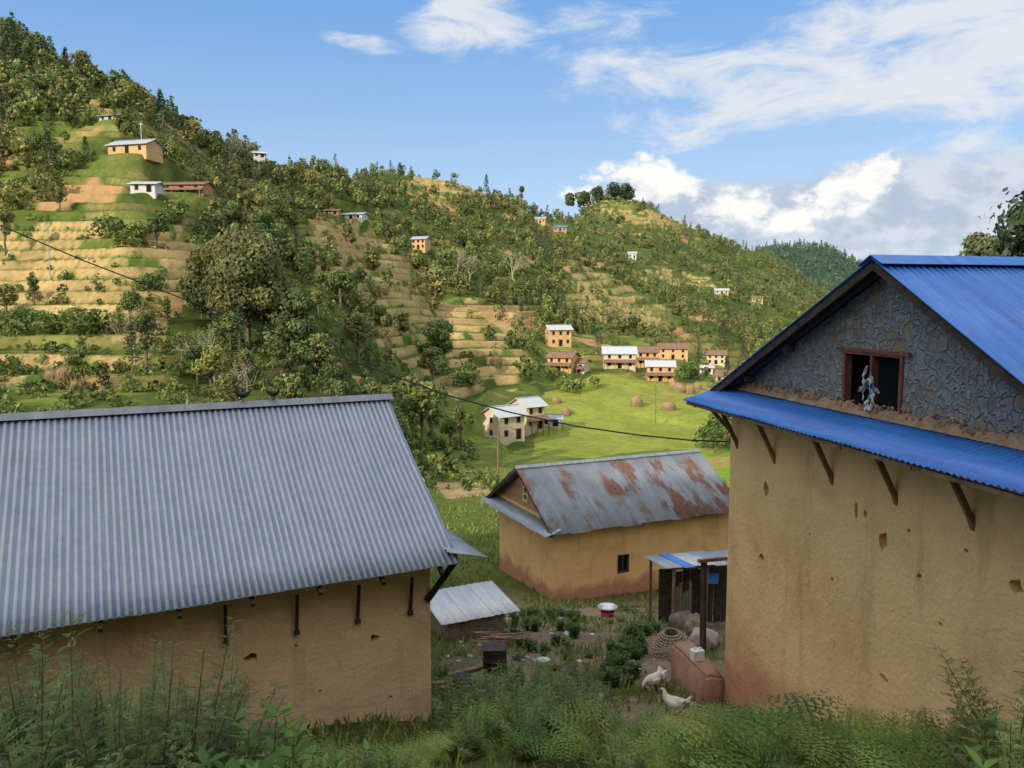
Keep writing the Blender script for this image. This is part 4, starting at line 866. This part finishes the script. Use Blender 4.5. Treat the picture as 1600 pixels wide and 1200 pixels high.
# ============================================================ NEAR PLANTS
def leafpair(t,p,d,up,L,Wd,c,m=1):
    p=np.array(p);d=np.array(d)/np.linalg.norm(d); s=np.cross(d,up); s/=max(np.linalg.norm(s),1e-6); u=np.cross(s,d)
    b0=p; l1=p+d*L*.35+s*Wd*.5+u*Wd*.15; l2=p+d*L*.7+s*Wd*.35+u*Wd*.05-u*L*.03; tip=p+d*L-u*L*.12; r1=p+d*L*.35-s*Wd*.5+u*Wd*.15; r2=p+d*L*.7-s*Wd*.35+u*Wd*.05-u*L*.03
    t.add([b0,l1,l2,tip,r2,r1],[(0,1,2,3),(0,3,4,5)],c,m)
def fern(r,n=7,L=.85):
    t=T()
    for k in range(n):
        a=6.28*k/n+r.uniform(-.4,.4); l=L*r.uniform(.6,1.2); e=r.uniform(.5,1.25); pts=[]; sw=r.uniform(-.25,.25)
        for i in range(19):
            f=i/18; q=l*f*(.5+.3*f); z=l*(e*1.2*f-.85*f*f*e); aa=a+sw*f; pts.append(np.array([math.cos(aa)*q,math.sin(aa)*q,z]))
        t.tube(pts[::3],[.006,.005,.005,.004,.003,.002,.001],(.14,.14,.05),1,3)
        base=np.array([.085,.15,.032])*r.uniform(.6,1.35)*np.array([r.uniform(.85,1.35),1,1])
        for i in range(3,18):
            f=i/18; d=pts[i+1]-pts[i-1]; d/=np.linalg.norm(d); s=np.cross(d,(0,0,1)); s/=np.linalg.norm(s); u=np.cross(s,d)
            pl=l*.34*math.sin(math.pi*min(1,(f*.85+.12)))**.9
            for sg in(-1,1):
                dd=s*sg+d*(.4+r.uniform(-.12,.12))+u*r.uniform(-.4,.1); dd/=np.linalg.norm(dd); ns=5; cb_=base*r.uniform(.75,1.3)
                for j in range(ns):
                    g=(j+.5)/ns; c=pts[i]+dd*pl*g; wl=pl*.24*(1-g*.7); 
                    for s2 in(-1,1):
                        e_=np.cross(dd,u)*s2; tip=c+e_*wl+dd*wl*.5; q1=c+dd*wl*.4+e_*wl*.45; q0=c-dd*wl*.12+e_*wl*.45
                        t.add([c-dd*wl*.1,q0,tip,q1],[(0,1,2,3)],cb_*(.9+.35*g),1)
    return t.get()
def mugwort(r,H=1.2,ns=8,tint=(.085,.12,.035)):
    t=T()
    for k in range(ns):
        a=r.uniform(0,6.28); ln=r.uniform(.1,.45)*H; h=H*r.uniform(.5,1.1); b0=np.array([r.normal(0,.06),r.normal(0,.06),-.05]); top=b0+np.array([math.cos(a)*ln,math.sin(a)*ln,h])
        md=(b0+top)/2+np.array([0,0,.05]); t.tube([b0,md,top],[.006,.005,.002],(.11,.09,.05),1,4)
        tl=np.array(tint)*r.uniform(.65,1.35)
        for i in range(58):
            f=.06+.94*i/58; p=b0+(top-b0)*f; az=i*2.4+r.uniform(-.3,.3); L=.16*H*(1.1-f*.8)*r.uniform(.6,1.25); d=np.array([math.cos(az),math.sin(az),.5-.4*r.uniform()]); lc=tl*r.uniform(.7,1.35)
            for j in range(4):
                c=p+d*L*(.2+.7*j/4)
                for sg in(-1,1):
                    s=np.array([-math.sin(az)*sg,math.cos(az)*sg,.25]); w=L*.42*(1-j*.14); e_=s+d*.7; e_/=np.linalg.norm(e_)
                    nn=d*w*.26; t.add([c,c+e_*w*.5-nn,c+e_*w,c+e_*w*.5+nn],[(0,1,2,3)],lc,1)
            leafpair(t,p+d*L*.8,d,(0,0,1),L*.4,L*.16,lc)
    return t.get()
def leafy(r,H=.8,ns=4,L=.13,tint=(.06,.12,.028)):
    t=T()
    for k in range(ns):
        a=r.uniform(0,6.28); h=H*r.uniform(.6,1.1); b0=np.array([r.normal(0,.05),r.normal(0,.05),-.05]); top=b0+np.array([math.cos(a)*h*.25,math.sin(a)*h*.25,h])
        t.tube([b0,(b0+top)/2+np.array([.01,0,0]),top],[.007,.005,.003],(.12,.09,.05),1,5); n=9
        for i in range(n):
            f=.2+.8*i/(n-1); p=b0+(top-b0)*f
            for sg in (0,1,2) if i==n-1 else (0,1):
                az=i*1.57+sg*math.pi*(1 if i<n-1 else .66)+r.uniform(-.3,.3); l=L*r.uniform(.7,1.2)*(1-.25*abs(f-.6)); leafpair(t,p,(math.cos(az),math.sin(az),.25+.5*(f>.9)),(0,0,1),l,l*.42,np.array(tint)*r.uniform(.7,1.5))
    return t.get()
def pmesh(g): V,F,c,m=g; return meshq('plant_mesh',V,F,[M_bark,M_plant],col=c,mi=m)
rp=np.random.default_rng(21)
FE=[pmesh(fern(rp)) for _ in range(4)]; MU=[pmesh(mugwort(rp)),pmesh(mugwort(rp,tint=(.07,.11,.03))),pmesh(mugwort(rp,tint=(.1,.13,.04)))]; LE=[pmesh(leafy(rp)),pmesh(leafy(rp,ns=6)),pmesh(leafy(rp,ns=5,tint=(.075,.13,.03)))]
LB=pmesh(leafy(rp,H=.35,ns=16,L=.09,tint=(.045,.085,.022)))
def pl(src,px,Yv,s,nm,lab,grp,zs=1.0):
    x_=(px-800)/1180*Yv; z_=gz(x_,Yv); o=obj(nm,src[rp.integers(len(src))]); o.location=(x_,Yv,z_-.02); o.scale=(s,s,s*zs); o.rotation_euler=(rp.uniform(-.15,.15),rp.uniform(-.15,.15),rp.uniform(0,6.28)); reg(o,lab,'plant',grp); return o
gm='feathery weeds on the near bank'; 
for px_,Yv,s in [(-60,4.2,1.0),(20,4.4,1.05),(75,4.1,1.2),(130,4.6,.85),(175,4.3,.9),(230,4.7,1.0),(285,4.8,1.15),(60,3.6,.8),(0,3.4,.85),(150,3.7,.75),(320,5.2,1.0),(-30,3.9,1.0),(100,5.2,.95),(210,5.4,.95),(300,4.2,.75),(250,3.9,.7),(20,5.6,1.0),(360,4.8,.65),(190,5.0,.8),(40,5.0,.95),(130,3.3,.6),(60,3.0,.6),(-20,3.0,.65),(1580,4.5,.85),(1610,4.8,1.1),(1550,5.2,.75),(1450,5.6,.6),(1630,5.5,1.1),(45,4.7,1.0),(5,4.9,1.0),(255,5.1,.9),(150,5.3,.9),(80,4.6,.9),(200,4.6,.8)]:
    pl(MU,px_,Yv,s,'mugwort_plant','tall feathery green weed on the bank',gm)
for k in range(56):
    px_=rp.uniform(-60,620); Yv=rp.uniform(4.6,7.2); f_=rp.uniform()<.6; pl(MU if f_ else FE,px_,Yv,rp.uniform(.6,.9)*(1 if px_<330 else .75),'mugwort_plant' if f_ else 'fern','feathery green weed on the bank' if f_ else 'green fern with arching fronds on the bank',gm if f_ else 'ferns on the near bank',.85)
for px_,Yv,s in [(360,4.0,1.1),(400,4.3,1.2),(440,4.2,1.0),(470,4.4,1.0),(330,3.7,.9),(290,3.6,.8),(510,4.6,.85),(540,4.8,.7),(420,3.8,.9),(380,3.6,.85),(1590,4.3,1.1),(1570,4.6,1.05),(480,5.0,.85),(450,3.7,.7),(345,4.4,1.0),(385,4.7,1.0),(425,4.9,.95),(500,4.2,.8),(560,4.5,.6)]:
    pl(LE,px_,Yv,s,'leafy_plant','broad-leaved green plant on the bank','leafy plants on the near bank')
for px_,Yv,s in [(1050,7.2,.8),(1100,6.6,1.0),(1150,6.2,1.0),(1200,5.8,1.1),(1250,5.7,1.0),(1300,5.6,1.1),(1350,5.5,.9),(1400,5.4,1.0),(1450,5.4,.9),(1500,5.2,1.0),(1220,6.6,1.1),(1320,6.4,.9),(1420,6.3,.9),(1130,7.4,.8),(980,8.0,.8),(620,6.8,.7),(560,6.0,.8),(1010,7.0,.7),(940,7.0,.8),(880,7.4,.8),(1280,5.0,.7),(1480,4.8,.8),(1540,5.0,1.0),(1070,6.0,.7),(660,7.4,.6),(600,5.6,.7),(1240,6.2,1.1),(1170,6.8,1.0),(1460,6.0,1.0)]:
    pl(FE,px_,Yv,s*1.1,'fern','green fern with arching fronds on the bank','ferns on the near bank')
for k in range(26):
    px_=rp.uniform(950,1560); Yv=rp.uniform(5.2,7.2); pl(MU if k%3 else LE,px_,Yv,rp.uniform(.35,.6),'bushy_weed','bushy green weed on the bank','weeds between the houses',.85)
for k in range(60):
    Yv=rp.uniform(7.6,11.2); px_=rp.uniform(690,940)+ (10.6-Yv)*10; pl(MU if rp.uniform()<.75 else FE,px_,Yv,rp.uniform(.5,.85),'bushy_weed','bushy green weed below the yard','weeds between the houses',.85)
for k in range(30):
    Yv=rp.uniform(8.6,11.6); pl(MU,rp.uniform(790,920),Yv,rp.uniform(.6,.85),'bushy_weed','bushy bright green weed mound below the yard','weeds between the houses',.8)
for k in range(34):
    px_=rp.uniform(1085,1560); Yv=rp.uniform(5.8,8.4); pl(MU,px_,min(Yv,12-(px_-1085)*.012),rp.uniform(.35,.6),'bushy_weed','bushy green weed at the foot of the wall','weeds between the houses',.8)
for k in range(46):
    Yv=rp.uniform(12.5,25); px_=rp.uniform(690,1010); pl(MU,px_,Yv,rp.uniform(.18,.42),'yard_weed','small green weed tuft on the yard','small weeds on the yard',.6)
for k in range(60):
    Yv=12.6+5.5*rp.uniform(); px_=952+(Yv-12)*9+rp.normal(0,13); pl([LB],px_,Yv,rp.uniform(.5,.85),'bean_plant','low dark green bean plant on the yard','bean plants in the yard')
for k in range(50): pl([LB],rp.uniform(800,900),rp.uniform(15,23),rp.uniform(.4,1.0),'bean_plant','low dark green bean plant on the yard','bean plants in the yard')
n=80000; rg=np.random.default_rng(9)
Yv=4.5+(58-4.5)*rg.uniform(size=n)**1.7; xx=rg.uniform(-.75,.75,n)*(Yv+2)
cl=fbm(xx*.7,Yv*.7,401); yardm=(np.abs(xx-2.6)<2.6*Yv/14)&(Yv>10)&(Yv<27); keep=(cl>.40)&~(yardm&(cl<.58)); xx=xx[keep];Yv=Yv[keep]; zz=ground(xx,Yv); n=len(xx)
a=rg.uniform(0,6.28,n); hgt=rg.uniform(.06,.2,n)*(1+.015*Yv); wd=.008+.0009*Yv; ln=rg.uniform(.2,.8,n)*hgt; b2=rg.uniform(0,6.28,n)
p0=np.stack([xx,Yv,zz-.02],1); sd=np.stack([np.cos(a),np.sin(a),0*a],1)*wd[:,None]; le=np.stack([np.cos(b2)*ln,np.sin(b2)*ln,hgt],1)
V=np.stack([p0-sd,p0+sd,p0+le*.6+sd*.7+np.array([0,0,.03]),p0+le],1).reshape(-1,3); cg=np.array([.09,.13,.032])[None]*rg.uniform(.6,1.5,(n,1))*np.stack([rg.uniform(.8,1.4,n),np.ones(n),np.ones(n)],1)
g=obj('grass',meshq('grass',V,np.arange(4*n).reshape(-1,4),[M_plant],col=np.repeat(cg,4,0))); reg(g,'rough green grass tufts on the ground','grass',kind='stuff')
print('plants',time.time()-T0)
# ============================================================ SKY + SUN
SUNEL=math.radians(23); hd=Vector((-.62,-.785)).normalized(); to=Vector((hd.x*math.cos(SUNEL),hd.y*math.cos(SUNEL),math.sin(SUNEL)))
L=bpy.data.lights.new('sun','SUN'); L.energy=5.0; L.angle=math.radians(.5); L.color=(1,.89,.70); so=bpy.data.objects.new('sun',L); COL.objects.link(so); so.rotation_euler=to.to_track_quat('Z','Y').to_euler(); so.location=(-60,-80,60)
wd_=bpy.data.worlds.new('World'); SC.world=wd_; wd_.use_nodes=True; nt=wd_.node_tree
for n_ in list(nt.nodes): nt.nodes.remove(n_)
out=nt.nodes.new('ShaderNodeOutputWorld'); sky=nt.nodes.new('ShaderNodeTexSky'); sky.sky_type='NISHITA'; sky.sun_disc=False; sky.sun_elevation=SUNEL; sky.sun_rotation=math.atan2(to.x,to.y); sky.air_density=1.0; sky.dust_density=.6; sky.ozone_density=1.5; sky.altitude=1500
tc=nt.nodes.new('ShaderNodeTexCoord'); sx=N(nt,'ShaderNodeSeparateXYZ',{0:tc.outputs['Generated']})
def mth(op,a,b=None,c=None):
    n=nt.nodes.new('ShaderNodeMath'); n.operation=op
    for i,v_ in enumerate((a,b,c)):
        if v_ is None: continue
        if isinstance(v_,bpy.types.NodeSocket): nt.links.new(v_,n.inputs[i])
        else: n.inputs[i].default_value=v_
    return n.outputs[0]
az=mth('ARCTAN2',sx.outputs[0],sx.outputs[1]); el=mth('ARCSINE',sx.outputs[2])
cv=N(nt,'ShaderNodeCombineXYZ',{0:az,1:mth('MULTIPLY',el,2.8),2:0.0}).outputs[0]
cv2=N(nt,'ShaderNodeCombineXYZ',{0:az,1:mth('MULTIPLY',el,1.5),2:.3}).outputs[0]
nA=N(nt,'ShaderNodeTexNoise',{'Vector':cv,'Scale':7.0,'Detail':11.0,'Roughness':.64,'Distortion':.6}); nB=N(nt,'ShaderNodeTexNoise',{'Vector':cv,'Scale':3.0,'Detail':4.0}); nC=N(nt,'ShaderNodeTexNoise',{'Vector':cv2,'Scale':15.0,'Detail':9.0,'Roughness':.58})
sB=N(nt,'ShaderNodeSeparateColor',{0:nB.outputs[1]})
azw=mth('ADD',az,mth('MULTIPLY',mth('SUBTRACT',sB.outputs[0],.5),.12)); elw=mth('ADD',el,mth('MULTIPLY',mth('SUBTRACT',sB.outputs[1],.5),.05))
def azel(px_,py_):
    a_,b_=ray(px_,py_); A_=math.atan(a_); return A_,math.atan(b_*math.cos(A_))
def blob(px_,py_,wx,wy,rot=0,st=1.0):
    a0,e0=azel(px_,py_); a1=mth('SUBTRACT',azw,a0); e1=mth('SUBTRACT',elw,e0); c_,s_=math.cos(rot),math.sin(rot)
    u=mth('ADD',mth('MULTIPLY',a1,c_),mth('MULTIPLY',e1,s_)); v_=mth('SUBTRACT',mth('MULTIPLY',e1,c_),mth('MULTIPLY',a1,s_))
    u=mth('DIVIDE',u,wx/1236); v_=mth('DIVIDE',v_,wy/1236); d=mth('ADD',mth('MULTIPLY',u,u),mth('MULTIPLY',v_,v_))
    return mth('MULTIPLY',mth('SUBTRACT',1.0,mth('MINIMUM',d,1.0)),st)
def mx(l):
    r_=l[0]
    for q in l[1:]: r_=mth('MAXIMUM',r_,q)
    return r_
hi=mx([blob(740,45,155,80,-.35,1.05),blob(575,72,80,20,-.2,.5),blob(1420,90,400,120,.05,1.0),blob(1080,110,280,60,.03,.95),blob(1250,160,350,50,.05,.95),blob(1120,200,190,26,.1,.8),blob(980,30,200,36,0,.6),blob(1560,30,320,150,0,1.1),blob(1540,215,190,30,.0,.75),blob(1480,272,240,34,0,.8)])
lo=mx([blob(1000,296,105,66,0,1.0),blob(930,305,60,34,0,.75),blob(1320,288,75,58,0,1.15),blob(1210,325,140,48,0,.7),blob(1090,330,110,40,0,.75)])
bank=mx([blob(1130,345,230,80,0,1.1),blob(1350,345,340,105,0,1.15),blob(1600,340,330,120,0,1.0),blob(1900,330,500,140,0,1.0)])
nz=mth('MULTIPLY',mth('SUBTRACT',nA.outputs[0],.5),3.6); nc=mth('MULTIPLY',mth('SUBTRACT',nC.outputs[0],.5),3.6)
def sstep(v_,a0,a1): 
    m_=N(nt,'ShaderNodeMapRange',{0:v_,1:a0,2:a1,3:0.0,4:1.0},interpolation_type='SMOOTHSTEP'); return m_.outputs[0]
dhi=mth('MULTIPLY',sstep(mth('ADD',hi,nz),.2,1.25),sstep(hi,.0,.35)); dlo=mth('MULTIPLY',sstep(mth('ADD',lo,nc),.35,.85),sstep(lo,0,.2)); dbk=mth('MULTIPLY',sstep(mth('ADD',bank,mth('MULTIPLY',nc,.7)),.2,.85),sstep(bank,0,.4))
bg=N(nt,'ShaderNodeBackground',{0:sky.outputs[0],1:.14})
def bgc(c,s=1.0): return N(nt,'ShaderNodeBackground',{0:(c[0],c[1],c[2],1),1:s}).outputs[0]
def mixs(f,a,b): 
    m_=nt.nodes.new('ShaderNodeMixShader')
    if isinstance(f,bpy.types.NodeSocket): nt.links.new(f,m_.inputs[0])
    else: m_.inputs[0].default_value=f
    nt.links.new(a,m_.inputs[1]); nt.links.new(b,m_.inputs[2]); return m_.outputs[0]
hz=sstep(el,.42,-.02)
base=mixs(hz,bgc((.17,.42,.86)),bgc((.58,.75,.93)))
s0=mixs(.78,bg.outputs[0],base)
s1=mixs(mth('MULTIPLY',dhi,.9),s0,bgc((.82,.84,.87)))
bkc=mixs(sstep(nC.outputs[0],.42,.6),bgc((.47,.54,.66)),bgc((.70,.75,.81)))
s2=mixs(mth('MULTIPLY',dbk,.85),s1,bkc)
shade=sstep(mth('ADD',nC.outputs[0],mth('MULTIPLY',sstep(el,.05,.17),.12)),.46,.66); cw=mixs(shade,bgc((.60,.66,.75)),bgc((1.0,.99,.96)))
s3=mixs(dlo,s2,cw)
zc=N(nt,'ShaderNodeTexNoise',{'Vector':tc.outputs['Generated'],'Scale':2.2,'Detail':5.0}).outputs[0]
ov=mth('MULTIPLY',sstep(zc,.36,.56),mth('MAXIMUM',sstep(el,.60,.85),mth('MULTIPLY',sstep(sx.outputs[1],.15,-.25),sstep(el,.05,.35))))
s4=mixs(ov,s3,bgc((1.8,1.7,1.56))); nt.links.new(s4,out.inputs[0])  # bright unseen cloud overhead and behind camera, added to fill the shaded foreground
# ============================================================ CAMERA
cam=bpy.data.cameras.new('camera'); cam.lens=36*FPX/1600; cam.sensor_width=36; cam.clip_end=9000; cam.clip_start=.05
co=bpy.data.objects.new('camera',cam); COL.objects.link(co); co.rotation_euler=(math.pi/2-PIT,0,0); SC.camera=co
SC.view_settings.view_transform='Standard'; SC.view_settings.look='None'; SC.view_settings.exposure=0
print('done',time.time()-T0)
